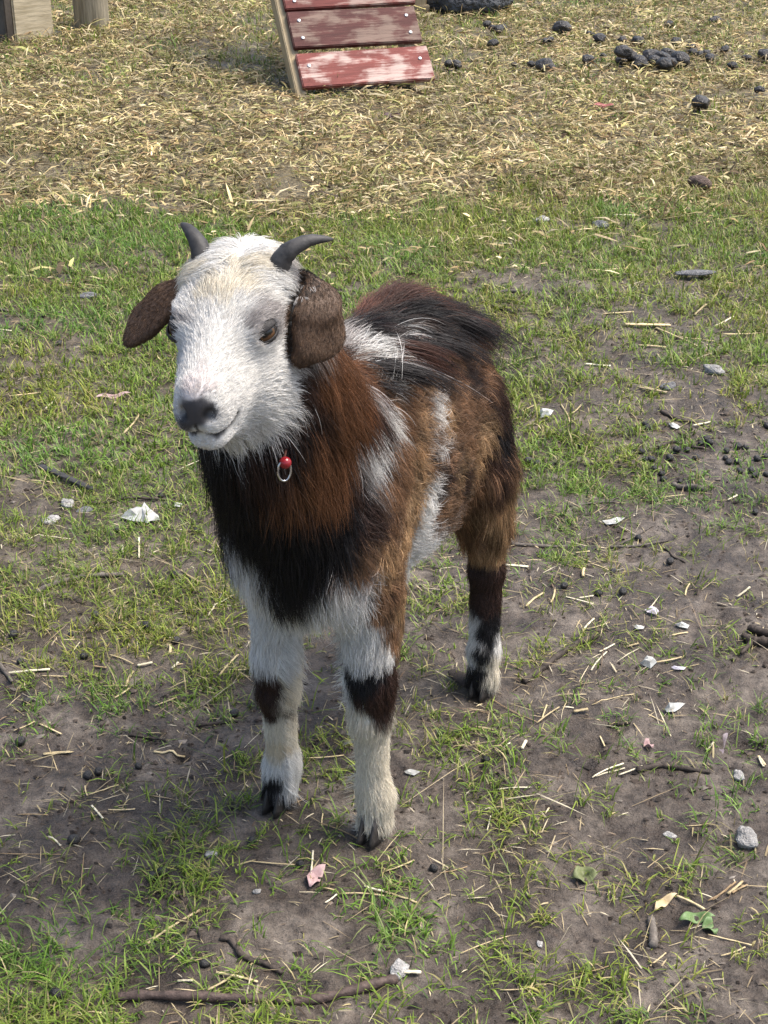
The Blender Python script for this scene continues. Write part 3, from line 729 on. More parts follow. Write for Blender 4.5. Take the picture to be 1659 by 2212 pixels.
    groups = [('head_fur', np.isin(reg, ['brow', 'face', 'muzzle', 'cheek']), 'short white fur of the face and forehead'),
              ('ear_fur', (reg == 'ear') & side, 'dark brown velvety fur of the broad drooping ear'), ('ear_fur', (reg == 'ear') & ~side, None),
              ('leg_fur', legs & fore & side, 'white foreleg fur with black band at the knee'), ('leg_fur', legs & fore & ~side, 'white foreleg fur with dark brown patch on the knee'),
              ('leg_fur', legs & ~fore & side, 'dark brown hind leg fur with white patches above the hoof'), ('leg_fur', legs & ~fore & ~side, None),
              ('tail_fur', reg == 'tail', None)]
    done = np.zeros(NH, bool)
    for nm, mk, lab in groups:
        o = fur_object(nm, pts[mk], col[mk], rad[mk], fm, goat); done |= mk
        if lab: o['label'] = lab
    o = fur_object('coat', pts[~done], col[~done], rad[~done], fm, goat); o['label'] = 'shaggy brown, black and white coat of neck and trunk'

    # ---- horns, eyes, hooves
    hm = mottled('horn_keratin', (.022, .021, .021), (.062, .058, .055), 90, .6, .35, .7, (1, 1, 1), 60)
    for s_, base, steps, r0 in ((1, hd(.031, -.050, .034), [(-.002, .004, -.004), (-.006, .013, .012), (-.018, .028, .021), (-.034, .044, .020)], .0112),
                                (-1, hd(-.030, -.050, .036), [(-.001, -.001, -.004), (-.005, -.008, .011), (-.013, -.022, .020), (-.022, -.036, .022)], .0098)):
        P = curve_pts([base + np.array(q) for q in steps], 16)
        t = np.linspace(0, 1, 16); r = r0 * (1 - t) ** .72 + .0013; r = r * (1 + .05 * np.sin(t * 46 + .8 * np.sin(t * 17))); r[-1] *= .5
        VV, FF = tube(P, r, 14, .86, .04, 5); obj('horn', mesh_poly('horn', VV, FF, hm), goat)
    em = attr_material('eye_iris', 'iris', .04, .5); lm = mottled('eyelid_skin', (.012, .011, .011), (.045, .040, .038), 400, .6, .3, .4)
    for s_ in (1, -1):
        c = hd(s_ * .0345 if s_ > 0 else -.0345, .007 if s_ > 0 else .011, .0095 if s_ > 0 else .0105); e = unit(s_ * .66 * H_X + .60 * H_A + .40 * H_N); hz = -s_ * .75 * H_X + .55 * H_A - .22 * H_N; hz = unit(hz - (hz @ e) * e); up = unit(np.cross(e, hz) * s_)
        up = up if up @ H_N > 0 else -up
        r = .0128
        a, b = np.meshgrid(np.linspace(-math.pi, math.pi, 41)[:-1], np.linspace(-math.pi / 2, math.pi / 2, 33), indexing='ij')
        # poles along the outward axis keep the iris round
        dirs = (np.sin(b)[..., None] * e + np.cos(b)[..., None] * (np.cos(a)[..., None] * hz + np.sin(a)[..., None] * up)).reshape(-1, 3)
        nb = 33; F_ = []
        for i in range(40):
            for j in range(nb - 1):
                F_.append((i * nb + j, ((i + 1) % 40) * nb + j, ((i + 1) % 40) * nb + j + 1, i * nb + j + 1))
        me = mesh_poly('eye', c + dirs * r, F_, em)
        ang = np.degrees(np.arccos(np.clip(dirs @ e, -1, 1))); x_, y_ = dirs @ hz, dirs @ up
        ic = np.where((ang < 42)[:, None], np.array([.085, .042, .018]), np.array([.030, .022, .020]))
        ic = np.where(((np.abs(x_) < .42) & (np.abs(y_) < .17))[:, None], .003, ic); ic = np.where(((ang > 38) & (ang < 46))[:, None], .02, ic)
        vert_color(me, 'iris', ic)
        eo = obj('eye', me, goat); eo['label'] = 'amber eye with dark horizontal pupil'
        for which in (1, -1):
            VV = []; nu, nv = 25, 7
            for i in range(nu):
                u_ = -1.25 + 2.5 * i / (nu - 1); op = (.22 if which > 0 else .38) * max(0.0, math.cos(u_ * 1.05)) ** .8
                for j in range(nv):
                    v_ = which * (op + (.75 - op) * (j / (nv - 1)) ** 1.2) if which > 0 else -(op + (.72 - op) * (j / (nv - 1)) ** 1.2)
                    dd_ = math.cos(v_) * (math.cos(u_) * e + math.sin(u_) * hz) + math.sin(v_) * up
                    VV.append(c + dd_ * (r + .0010 + .0008 * math.sin(j * math.pi / (nv - 1))))
            F_ = [(i * nv + j, (i + 1) * nv + j, (i + 1) * nv + j + 1, i * nv + j + 1) for i in range(nu - 1) for j in range(nv - 1)]
            me = mesh_poly('eyelid', VV, F_, lm); ob = obj('eyelid', me, eo)
            sd = ob.modifiers.new('thickness', 'SOLIDIFY'); sd.thickness = .0012; sd.offset = -1
    km = mottled('hoof_horn', (.018, .016, .015), (.060, .052, .046), 120, .5, .4, .5, (1, 1, .3))
    HS = .68
    for (u_, v_) in ((.004, .067), (.002, -.057), (-.316, .071), (-.316, -.071)):
        bm_V, bm_F = [], []
        for s_ in (1, -1):
            off = len(bm_V); ns = 12
            for z_, sc, fw in ((0.0, 1.0, .006), (.008, .99, .004), (.020, .88, .0), (.034, .70, -.004)):
                for k in range(ns):
                    a_ = 2 * math.pi * k / ns; cx, cy = math.cos(a_), math.sin(a_)
                    px_ = HS * (.024 * cx * (1 if cx < 0 else 1.15)) * sc + fw; wy = .0098 * cy * sc * (1 - .45 * max(0, cx) ** 1.5)
                    bm_V.append((u_ + px_, v_ + HS * (s_ * .0108 + wy), z_ + .001))
            for i in range(3):
                for k in range(ns):
                    a_, b_ = off + i * ns + k, off + i * ns + (k + 1) % ns
                    bm_F.append((a_, b_, b_ + ns, a_ + ns))
            bm_F.append(tuple(off + k for k in reversed(range(ns)))); bm_F.append(tuple(off + 3 * ns + k for k in range(ns)))
        obj('hoof', mesh_poly('hoof', bm_V, bm_F, km), goat)
    return goat

def fur_material():
    m = bpy.data.materials.new('goat_hair'); m.use_nodes = True
    N, L = m.node_tree.nodes, m.node_tree.links; b = N['Principled BSDF']
    a = N.new('ShaderNodeAttribute'); a.attribute_name = 'hair_color'
    ci = N.new('ShaderNodeHairInfo'); mr = N.new('ShaderNodeMapRange'); mr.inputs['To Min'].default_value, mr.inputs['To Max'].default_value = .80, 1.15
    L.new(ci.outputs['Random'], mr.inputs['Value'])
    hv = N.new('ShaderNodeHueSaturation'); L.new(a.outputs['Color'], hv.inputs['Color']); L.new(mr.outputs['Result'], hv.inputs['Value'])
    L.new(hv.outputs['Color'], b.inputs['Base Color']); b.inputs['Roughness'].default_value = .42; b.inputs['Specular IOR Level'].default_value = .35
    t = N.new('ShaderNodeBsdfTranslucent'); mx = N.new('ShaderNodeMixShader'); mx.inputs['Fac'].default_value = .22
    L.new(hv.outputs['Color'], t.inputs['Color']); L.new(b.outputs['BSDF'], mx.inputs[1]); L.new(t.outputs['BSDF'], mx.inputs[2])
    L.new(mx.outputs['Shader'], N['Material Output'].inputs['Surface'])
    return m

def fur_object(name, pts, col, rad, mat_, parent):
    n, k, _ = pts.shape
    c = bpy.data.hair_curves.new(name); c.add_curves([k] * n)
    c.attributes['position'].data.foreach_set('vector', pts.astype(np.float32).ravel())
    t = np.linspace(0, 1, k); rr = (rad[:, None] * (1 - .8 * t ** 1.5)[None]).astype(np.float32)
    ra = c.attributes.get('radius') or c.attributes.new('radius', 'FLOAT', 'POINT')
    ra.data.foreach_set('value', rr.ravel())
    ca = c.attributes.new('hair_color', 'FLOAT_COLOR', 'CURVE'); q = np.ones((n, 4), np.float32); q[:, :3] = col
    ca.data.foreach_set('color', q.ravel())
    c.materials.append(mat_)
    return obj(name, c, parent)

GOAT = build_goat()
# ---------------------------------------------------------------- things on the ground
def gp(px, py, lift=0.0):
    p = on_ground(px, py); p[2] = relief(p[:1], p[1:2])[0] + lift
    return p
def A_(x, y): return .36 * x, 464.5 + .36 * y          # places read off enlarged views of the photograph
def B_(x, y): return .36 * x, 1061.8 + .36 * y
def C_(x, y): return .5 * x, 1592.6 + .5 * y
def D_(x, y): return 829.5 + .5 * x, 1592.6 + .5 * y
def E_(x, y): return 1061.8 + .36 * x, 829.5 + .36 * y
def F_(x, y): return 1061.8 + .36 * x, 365 + .36 * y
def G_(x, y): return 1061.8 + .36 * x, 1260.8 + .36 * y
def H_(x, y): return 829.5 + .5 * x, .5 * y

def lump_mesh(name, mat_, seed, r=(1, 1, 1), rough=.12, freq=1.6, sub=3):
    bm = bmesh.new(); bmesh.ops.create_icosphere(bm, subdivisions=sub, radius=1.0)
    V = np.array([v.co[:] for v in bm.verts]); d = (fbm(V + seed * 3.1, freq, 3, seed) - .5) * 2 * rough
    V = V * (1 + d)[:, None] * np.array(r)
    for v, q in zip(bm.verts, V): v.co = q
    me = bpy.data.meshes.new(name); bm.to_mesh(me); bm.free()
    me.polygons.foreach_set('use_smooth', [True] * len(me.polygons)); me.materials.append(mat_)
    return me

def drop(name, me, px, py, size, label, cat, group=None, rz=None, sink=.15, zr=1.0):
    p = gp(px, py); o = obj(name, me); o.scale = (size,) * 3
    o.location = (p[0], p[1], p[2] + size * zr * (1 - 2 * sink)); o.rotation_euler = (0, 0, RNG.uniform(0, 6.28) if rz is None else rz)
    tag(o, label, cat, group); return o

# landmarks that tell look-alikes apart
MARKS = [('the crumpled white paper', B_(850, 150)), ('the long curved stick', C_(900, 1157)), ('the long curved stick', C_(1400, 1145)), ('the short crooked black stick', C_(1060, 965)), ("the goat's right front hoof", (585, 1755)), ("the goat's left front hoof", (800, 1815)),
         ("the goat's hind hoof", (1035, 1500)), ('the grey forked twig', E_(600, 945)), ('the thick knotted branch', G_(1570, 385)), ('the scatter of black droppings', E_(1250, 420)), ('the black charred slat', A_(400, 1580)), ('the largest pale stone', D_(1570, 440)),
         ('the broken stub of stick', D_(1160, 840)), ('the straight dark stick', G_(400, 450)), ('the folded white scrap', G_(935, 520)), ('the long white shard', G_(1100, 765)), ('the stick in the grass below the paper', B_(480, 530)), ("the narrow pink leaf", A_(678, 1082)), ("the goat's drooping right ear", A_(560, 420)),
         ('the bare patch of earth', F_(900, 630)), ('the pale stone behind the droppings', F_(1330, 1250)), ('the pale pink curled leaf', C_(1372, 612)), ('the half hidden black stick', G_(1090, 1125)), ('the pale green weed leaf', D_(1352, 782)), ('the rounded olive weed leaf', D_(870, 590)),
         ('the red ramp', (790, 205)), ('the largest dung pile', H_(1165, 300)), ('the rock behind the ramp', H_(370, 40)), ('the seed cone', (1510, 408)), ('the dull red leaf', (1304, 236)), ('the grey stick end', B_(40, 1090)), ('the white paper shard', E_(735, 818)), ('the torn white paper', E_(325, 200)), ("the goat's back", F_(90, 772))]
MARK_P = np.array([on_ground(*q)[:2] for _, q in MARKS])
def beside(px, py):
    p = on_ground(px, py)[:2]; return MARKS[int(np.argmin(np.hypot(*(MARK_P - p).T)))][0]

# droppings
dm = mottled('dropping', (.010, .009, .009), (.030, .027, .025), 1.2, .42, .45, .35, bscale=5, bdist=.08)
pel = [lump_mesh('dropping', dm, k, (1.18, .95, .9), .08, 1.3, 2) for k in range(5)]
for k, (x, y) in enumerate([(925, 250), (935, 268), (900, 400), (920, 445), (960, 445), (980, 485), (1025, 505), (1035, 535), (1070, 430), (1110, 395), (1175, 388), (1230, 422), (1260, 333), (1310, 345), (1290, 320),
        (1410, 390), (1405, 425), (1425, 450), (1478, 445), (1480, 370), (1525, 370), (1490, 505), (1560, 505), (1580, 540), (1595, 432), (1645, 415), (1650, 525), (1135, 548), (1655, 260)]):
    drop('dropping', pel[k % 5], *E_(x, y + 8), .0062 * RNG.uniform(.85, 1.12) * (.7 if (x, y) == (1135, 548) else 1), 'shiny black dropping in the scatter on bare mud to the right behind the goat', 'dropping', 'scatter of droppings on bare mud')
for k, (x, y) in enumerate([E_(218, 465), E_(275, 478), E_(985, 675), E_(1585, 745), E_(730, 1130), E_(785, 1285), E_(885, 905), E_(1070, 1080), E_(1065, 50), E_(640, 1275), E_(435, 1225), E_(535, 350), E_(345, 75)]):
    drop('dropping', pel[(k + 2) % 5], x, y + 2, .0058 * RNG.uniform(.8, 1.1), 'lone dull dark dropping near ' + beside(x, y), 'dropping', 'lone droppings near ' + beside(x, y))
for k, (x, y) in enumerate([C_(92, 42), C_(383, 190), C_(428, 168), C_(600, 138), C_(890, 1002), C_(1090, 450), C_(1298, 545), B_(425, 845), B_(80, 850), B_(165, 1262), B_(880, 820), B_(1060, 895), B_(505, 985), B_(1045, 505),
        B_(700, 230), B_(1175, 215), B_(1405, 1340), B_(575, 745), B_(120, 995), C_(705, 595), C_(660, 610), D_(440, 105), D_(215, 560), A_(360, 765), A_(965, 1660), C_(245, 1130), C_(325, 485)]):
    drop('dropping', pel[(k + 1) % 5], x, y + 2, .0056 * RNG.uniform(.8, 1.2), 'single dark oval dropping near ' + beside(x, y), 'dropping', 'oval droppings near ' + beside(x, y))
# dung on the dry grass
lumps = [(490, 145, 5, .036), (770, 150, 1, .040), (695, 195, 3, .028), (885, 165, 2, .026), (930, 190, 1, .030), (1028, 188, 1, .028), (1105, 192, 2, .036), (1262, 198, 1, .026), (1335, 218, 2, .034), (1365, 252, 3, .034),
         (1405, 268, 2, .034), (1435, 100, 2, .034), (1235, 115, 2, .034), (315, 295, 2, .040), (655, 297, 2, .028), (695, 315, 1, .040), (880, 292, 1, .034), (1025, 292, 1, .028), (1500, 295, 2, .032), (1300, 293, 1, .018), (1570, 270, 2, .028),
         (1640, 265, 1, .036), (470, 220, 1, .026), (1470, 230, 1, .020), (945, 270, 1, .018), (560, 300, 1, .016), (1620, 410, 1, .022), (1365, 485, 1, .036)]
big = [lump_mesh('dung', dm, 20 + k, (1.15, .95, .72), .38, 1.7, 3) for k in range(4)]
def cluster(px, py, parts, size, label, group, flat=1.0):
    p = gp(px, py); p[2] += .012; root = empty('dung_lump', p); tag(root, label, 'dung', group)
    for k in range(parts):
        o = obj('nugget', big[(k + int(px)) % 4], root); s = size * (.62 if parts > 1 else 1) * RNG.uniform(.8, 1.1) * .5
        a = 2.4 * k + px; q = size * .38 * math.sqrt(k)
        o.scale = (s, s, s * flat); o.location = (q * math.cos(a), q * math.sin(a) * .8, s * .55 + (.35 * size if k == parts - 1 and parts > 4 else 0)); o.rotation_euler = (RNG.uniform(-.4, .4), 0, RNG.uniform(0, 6.28))
for x, y, n, s in lumps:
    cluster(*H_(x, y), n, s * 1.6, ('single black dung lump' if n == 1 else 'pair of black dung lumps' if n == 2 else 'knot of black dung lumps') + ' on the dry grass near ' + beside(*H_(x, y)), 'dung near ' + beside(*H_(x, y)) + (' single' if n == 1 else ' paired' if n == 2 else ' knotted'))
cluster(*H_(1165, 300), 11, .098, 'largest pile of black dung, knobbly, on the dry grass right of the ramp', None)

# twigs and sticks
bark = mottled('dark_bark', (.020, .016, .013), (.070, .055, .045), 90, .75, .25, .7, (1, 1, 1), 240)
bark2 = mottled('grey_bark', (.060, .050, .043), (.165, .145, .125), 90, .8, .2, .7, (1, 1, 1), 240)
def stick(name, pts, r, mat_, label, cat='twig', group=None, branches=(), taper=.6, n=None, squash=1.0, lift=None, sides=8):
    P = [gp(*q, lift=(r * .75 if lift is None else lift)) for q in pts]; root_p = P[0].copy()
    n = n or max(6, 6 * len(pts)); C = curve_pts(P, n) - root_p; t = np.linspace(0, 1, n)
    rr = r * (1 - (1 - taper) * t) * (1 + .12 * np.sin(t * 37 + r * 5000) + .08 * np.sin(t * 71)); rr[-1] *= .7
    V, F = tube(C, rr, sides, squash, .18, int(pts[0][0]))
    o = obj(name, mesh_poly(name, V, F, mat_)); o.location = root_p; tag(o, label, cat, group)
    for bp in branches:
        Q = [gp(*q, lift=r * .8) for q in bp]; C2 = curve_pts(Q, 8) - root_p
        V, F = tube(C2, np.linspace(r * .6, r * .3, 8), 6, 1, .15, 3); obj('side_shoot', mesh_poly('side_shoot', V, F, mat_), o)
    return o
stick('stick', [C_(495, 1140), C_(650, 1150), C_(900, 1157), C_(1100, 1157), C_(1300, 1155), C_(1500, 1128), C_(1659, 1085), C_(1715, 1070)], .0046, mottled('red_bark', (.028, .020, .017), (.095, .066, .055), 110, .65, .3, .6, bscale=260), 'longest brown stick, gently curved, lying on the mud in front of the goat', 'stick', taper=1.15, n=46)
stick('stick', [C_(955, 905), C_(1000, 915), C_(1040, 962), C_(1090, 975), C_(1140, 988), C_(1220, 1028)], .0036, bark, 'short crooked black stick behind the long curved one', 'stick', taper=.8)
stick('twig', [C_(745, 640), C_(790, 715), C_(830, 770), C_(855, 850), C_(868, 900), C_(865, 985)], .0014, bark, 'thin dark twig bent like an elbow beside the pale straw', taper=.9)
stick('stick', [B_(220, 605), B_(300, 575), B_(400, 542), B_(560, 515), B_(735, 490)], .0042, bark2, 'grey-brown stick lying in grass below the white paper', 'stick', taper=.8)
stick('twig', [B_(510, 40), B_(640, 38), B_(760, 25), B_(950, 30), B_(1100, 40), B_(1270, 60)], .0026, bark, 'thin black twig on bare earth behind the white paper')
stick('stick', [B_(-60, 980), B_(0, 1045), B_(45, 1090), B_(70, 1135)], .0042, bark2, 'grey stick end poking in beside straw on the mud', 'stick')
stick('twig', [B_(1180, 1410), B_(1330, 1400), B_(1430, 1390)], .0026, bark, 'short black twig beside the goat\'s right front leg')
stick('twig', [B_(770, 1475), B_(880, 1480), B_(1000, 1510)], .002, bark, 'thin black twig on the mud near a clump of straw')
stick('charred_slat', [A_(235, 1510), A_(350, 1560), A_(480, 1612), A_(560, 1638)], .0075, mottled('charcoal', (.012, .012, .013), (.045, .044, .045), 80, .7, .3, .5), 'flat black charred slat on bare earth left of the goat', 'slat', squash=.35, taper=.7)
stick('twig', [A_(-40, 565), A_(110, 572), A_(240, 575), A_(410, 598)], .0032, bark2, 'brown twig crossing the grass left of the goat\'s ear')
stick('twig', [E_(120, 970), E_(330, 958), E_(560, 938), E_(740, 956), E_(870, 963), E_(1060, 930)], .0030, bark2, 'long grey forked twig on the mud behind the goat\'s hind leg', branches=[[E_(740, 954), E_(860, 905), E_(970, 842)]])
stick('stick', [E_(1085, 580), E_(1140, 600), E_(1210, 615), E_(1287, 630)], .0048, bark2, 'stubby grey stick below the scatter of droppings', 'stick', taper=1.0)
stick('twig', [E_(1000, 382), E_(1090, 350), E_(1180, 355), E_(1275, 372)], .0032, bark, 'black twig lying among the droppings')
stick('stick', [E_(1015, 188), E_(1110, 222), E_(1225, 242)], .0040, bark, 'short black stick above the droppings', 'stick')
stick('twig', [E_(475, 718), E_(610, 705), E_(765, 705)], .0024, bark2, 'short pale grey twig on mud between the goat and the droppings', branches=[[E_(700, 706), E_(745, 680), E_(790, 640)]])
stick('twig', [E_(1040, 985), E_(1062, 1010), E_(1090, 1060), E_(1160, 1102)], .0020, bark, 'hooked dark twig below the forked one')
stick('stick', [G_(190, 592), G_(300, 520), G_(400, 450), G_(510, 385), G_(628, 335)], .0042, bark, 'straight dark stick pointing away from the goat\'s hind hoof', 'stick', taper=1.1)
stick('branch', [G_(1700, 400), G_(1610, 392), G_(1560, 378), G_(1530, 352), G_(1505, 330)], .0075, mottled('brown_bark', (.035, .026, .020), (.10, .078, .062), 80, .75, .25, .7), 'thick knotted brown branch with a short side spur', 'branch', branches=[[G_(1560, 380), G_(1535, 410), G_(1492, 452)]])
stick('stick', [G_(1545, 285), G_(1600, 312), G_(1700, 350)], .0062, bark, 'straight black stick lying just behind the knotted branch', 'stick', taper=1.0)
stick('stick', [G_(870, 1115), G_(1000, 1105), G_(1080, 1115), G_(1190, 1135), G_(1310, 1150)], .0038, bark, 'black stick half hidden in grass right of the goat\'s front hoof', 'stick')
stick('twig', [G_(700, 862), G_(760, 860), G_(830, 858)], .0030, bark, 'stubby black twig on the mud beside grass tufts')
stick('stick', [D_(1152, 765), D_(1158, 800), D_(1163, 850), D_(1163, 908)], .0044, bark2, 'broken stub of stick with peeling pale bark', 'stick', taper=1.15)
stick('twig', [D_(505, 950), D_(545, 1010), D_(570, 1060), D_(582, 1112)], .0010, bark2, 'hair-thin curved twig on the mud')
stick('twig', [D_(60, 780), D_(130, 765), D_(215, 752)], .0020, bark, 'thin dark twig behind a tuft near the front')
stick('stick', [F_(0, 770), F_(90, 772), F_(185, 782)], .0048, bark2, 'weathered grey stick on the ground behind the goat\'s back', 'stick', taper=.8)
stick('twig', [F_(0, 862), F_(80, 875), F_(150, 890)], .0036, bark, 'short black twig below the weathered grey stick')
stick('twig', [F_(1100, 485), F_(1150, 482), F_(1190, 478)], .0060, bark, 'stubby black twig beside the bare patch of earth')
stick('twig', [F_(780, 655), F_(820, 658), F_(870, 668)], .0034, bark, 'small dark twig lying on the bare patch of earth')
stick('twig', [H_(1100, 686), H_(1180, 665), H_(1250, 668), H_(1330, 690)], .003, bark2, 'grey twig lying at the edge of the dry grass')
stick('twig', [H_(1460, 625), H_(1540, 615), H_(1680, 608)], .0045, bark2, 'pale crooked twig on the dry grass to the right')

# pale straw stalks
sm = [mottled('straw', (.34, .26, .13), (.56, .46, .27), 60, .5, .35, .2, (1, 1, 1)), mottled('pale_straw', (.48, .42, .28), (.70, .64, .48), 60, .55, .3, .2), mottled('brown_straw', (.20, .13, .07), (.36, .26, .14), 60, .6, .3, .2)]
straws = [(C_, 625, 912, 872, 765, .0020, 0), (C_, 1352, 488, 1344, 592, .0014, 1), (C_, 1080, 545, 1275, 548, .0012, 0), (C_, 400, 332, 448, 382, .0016, 1), (C_, 215, 472, 268, 512, .0015, 1), (C_, 385, 275, 515, 232, .0011, 0), (C_, 380, 280, 370, 235, .0011, 0),
          (C_, 188, 78, 318, 68, .0013, 0), (C_, 665, 73, 800, 76, .0020, 0), (C_, 470, 340, 585, 326, .0013, 0), (C_, 80, 352, 210, 372, .0009, 2), (C_, 1385, 372, 1555, 445, .0013, 2), (C_, 900, 1132, 1030, 1035, .0017, 0), (C_, 935, 1045, 1115, 1080, .0020, 0),
          (C_, 770, 1085, 835, 1088, .0018, 1), (C_, 330, 1205, 470, 1212, .0015, 0), (C_, 735, 995, 800, 930, .0011, 0), (C_, 1405, 732, 1455, 692, .0013, 1), (C_, 1462, 688, 1660, 682, .0012, 0), (C_, 1575, 640, 1660, 662, .0017, 1), (C_, 1290, 95, 1485, 90, .0011, 0),
          (C_, 350, 688, 365, 552, .0006, 2), (C_, 0, 525, 275, 550, .0007, 2), (C_, 1390, 380, 1395, 330, .0009, 0),
          (D_, 0, 662, 142, 702, .0019, 0), (D_, 50, 1048, 160, 1036, .0030, 1), (D_, 0, 580, 130, 530, .0014, 0), (D_, 330, 942, 540, 862, .0009, 0), (D_, 1455, 948, 1560, 905, .0012, 0), (D_, 1400, 850, 1590, 895, .0013, 0), (D_, 1400, 700, 1500, 635, .0013, 2),
          (D_, 1420, 695, 1520, 620, .0013, 2), (D_, 1485, 672, 1550, 615, .0020, 0), (D_, 1505, 670, 1572, 625, .0016, 2), (D_, 1150, 985, 1218, 930, .0011, 0), (D_, 1620, 85, 1640, 130, .0018, 1), (D_, 900, 170, 1035, 110, .0013, 1), (D_, 595, 75, 610, 45, .0018, 1),
          (D_, 1265, 675, 1385, 742, .0020, 0), (D_, 820, 1030, 970, 990, .0009, 2), (D_, 445, 400, 460, 345, .0010, 1), (D_, 1305, 380, 1410, 375, .0010, 0), (D_, 240, 580, 360, 545, .0009, 2), (D_, 500, 1100, 700, 1068, .0009, 0),
          (B_, 835, 295, 834, 392, .0019, 1), (B_, 737, 315, 735, 362, .0022, 1), (B_, 1088, 482, 1195, 548, .0020, 0), (B_, 715, 768, 752, 662, .0014, 0), (B_, 1250, 752, 1295, 700, .0016, 1), (B_, 1290, 702, 1405, 645, .0016, 1), (B_, 1318, 1115, 1430, 992, .0019, 0),
          (B_, 928, 1298, 1060, 1230, .0017, 0), (B_, 262, 1590, 430, 1572, .0016, 0), (B_, 928, 1576, 1108, 1580, .0024, 0), (B_, 240, 1402, 370, 1475, .0016, 0), (B_, 40, 1078, 300, 1070, .0026, 1), (B_, 250, 1100, 400, 1105, .0014, 0), (B_, 825, 1048, 915, 1030, .0026, 1),
          (B_, 620, 1165, 765, 1170, .0018, 0), (B_, 755, 1170, 800, 1080, .0024, 0), (B_, 690, 1255, 775, 1195, .0016, 0), (B_, 1365, 1085, 1550, 1078, .0014, 0), (B_, 1030, 1065, 1070, 1035, .0024, 1), (B_, 1018, 925, 1018, 985, .0026, 0), (B_, 640, 585, 740, 560, .0009, 1),
          (B_, 150, 735, 230, 755, .0013, 0), (B_, 660, 990, 800, 1040, .0016, 0), (B_, 560, 1040, 640, 1062, .0018, 2), (B_, 0, 600, 90, 580, .0013, 2), (B_, 230, 268, 450, 268, .0009, 1), (B_, 180, 290, 240, 255, .0010, 1), (B_, 85, 1450, 210, 1395, .0014, 0),
          (A_, 60, 1088, 245, 1068, .0022, 0), (A_, 272, 1150, 332, 1102, .0024, 1), (A_, 730, 1302, 835, 1205, .0026, 0), (A_, 345, 1268, 395, 1248, .0024, 1), (A_, 290, 1300, 500, 1250, .0016, 0), (A_, 190, 1585, 330, 1598, .0016, 0), (A_, 1068, 1502, 1200, 1465, .0018, 1),
          (A_, 400, 400, 700, 425, .0018, 2), (A_, 380, 412, 620, 440, .0018, 0), (A_, 545, 375, 660, 412, .0022, 0), (A_, 450, 440, 720, 458, .0016, 0), (A_, 0, 440, 60, 440, .0024, 0), (A_, 580, 575, 740, 605, .0018, 1), (A_, 935, 825, 960, 858, .0022, 0), (A_, 0, 695, 70, 697, .0024, 1),
          (E_, 415, 155, 470, 250, .0020, 0), (E_, 480, 210, 535, 155, .0020, 0), (E_, 180, 190, 265, 142, .0018, 0), (E_, 885, 45, 1045, 90, .0024, 0), (E_, 1205, 262, 1310, 245, .0024, 1), (E_, 205, 1352, 312, 1272, .0022, 0), (E_, 355, 1330, 378, 1252, .0018, 0), (E_, 525, 1295, 610, 1297, .0018, 1),
          (E_, 430, 970, 600, 1055, .0012, 0), (E_, 550, 1150, 555, 1110, .0028, 0), (E_, 80, 1100, 220, 1100, .0030, 1), (E_, 600, 1060, 700, 1115, .0014, 0), (E_, 1470, 1292, 1545, 1258, .0022, 1), (E_, 840, 520, 985, 540, .0020, 2), (E_, 1010, 650, 1160, 645, .0012, 0), (E_, 445, 1295, 610, 1338, .0014, 1),
          (E_, 1160, 1290, 1185, 1225, .0016, 0), (E_, 1420, 685, 1475, 655, .0022, 1), (E_, 500, 1000, 590, 1003, .0016, 0),
          (G_, 555, 290, 615, 222, .0018, 1), (G_, 595, 545, 690, 440, .0014, 1), (G_, 645, 435, 735, 398, .0016, 1), (G_, 805, 415, 880, 398, .0022, 0), (G_, 980, 515, 1135, 482, .0018, 0), (G_, 490, 800, 575, 790, .0030, 0), (G_, 270, 845, 405, 770, .0014, 0), (G_, 0, 690, 280, 835, .0009, 2),
          (G_, 940, 795, 1030, 845, .0013, 0), (G_, 560, 290, 705, 268, .0012, 0), (G_, 600, 750, 850, 690, .0010, 0), (G_, 625, 1158, 800, 1095, .0012, 1), (G_, 765, 1135, 905, 1095, .0014, 1), (G_, 1080, 345, 1175, 320, .0016, 0), (G_, 180, 1025, 205, 985, .0026, 1), (G_, 1600, 1040, 1640, 1098, .0022, 0),
          (G_, 1285, 1010, 1330, 978, .0018, 1), (G_, 300, 820, 330, 745, .0014, 0), (G_, 650, 915, 680, 965, .0013, 0), (G_, 30, 1230, 230, 1235, .0012, 1), (G_, 110, 985, 60, 1020, .0014, 1),
          (F_, 795, 1000, 1068, 965, .0052, 0), (F_, 985, 985, 1230, 1092, .0030, 0), (F_, 1090, 1025, 1330, 1050, .0026, 0), (F_, 1385, 1000, 1610, 992, .0026, 0), (F_, 665, 920, 850, 902, .0026, 0), (F_, 1335, 940, 1450, 898, .0030, 1), (F_, 875, 1340, 1050, 1380, .0026, 0), (F_, 880, 1095, 1045, 1097, .0030, 0),
          (F_, 590, 625, 800, 605, .0030, 0), (F_, 555, 1222, 710, 1225, .0030, 1), (F_, 60, 1190, 260, 1145, .0020, 0), (F_, 730, 295, 860, 300, .0034, 1), (F_, 1215, 885, 1285, 838, .0030, 0), (F_, 400, 140, 510, 142, .0030, 1), (F_, 320, 52, 345, 0, .0040, 1), (F_, 0, 462, 120, 465, .0024, 1),
          (H_, 1005, 712, 1060, 700, .003, 1), (H_, 500, 218, 690, 215, .003, 0), (H_, 1040, 175, 1100, 250, .003, 0), (H_, 545, 655, 600, 590, .004, 1), (H_, 690, 700, 800, 640, .004, 0)]
def straw_pts(p, q, bend, n=5):
    a, b = np.array(p), np.array(q); d = b - a
    return a, b
straw_i = 0
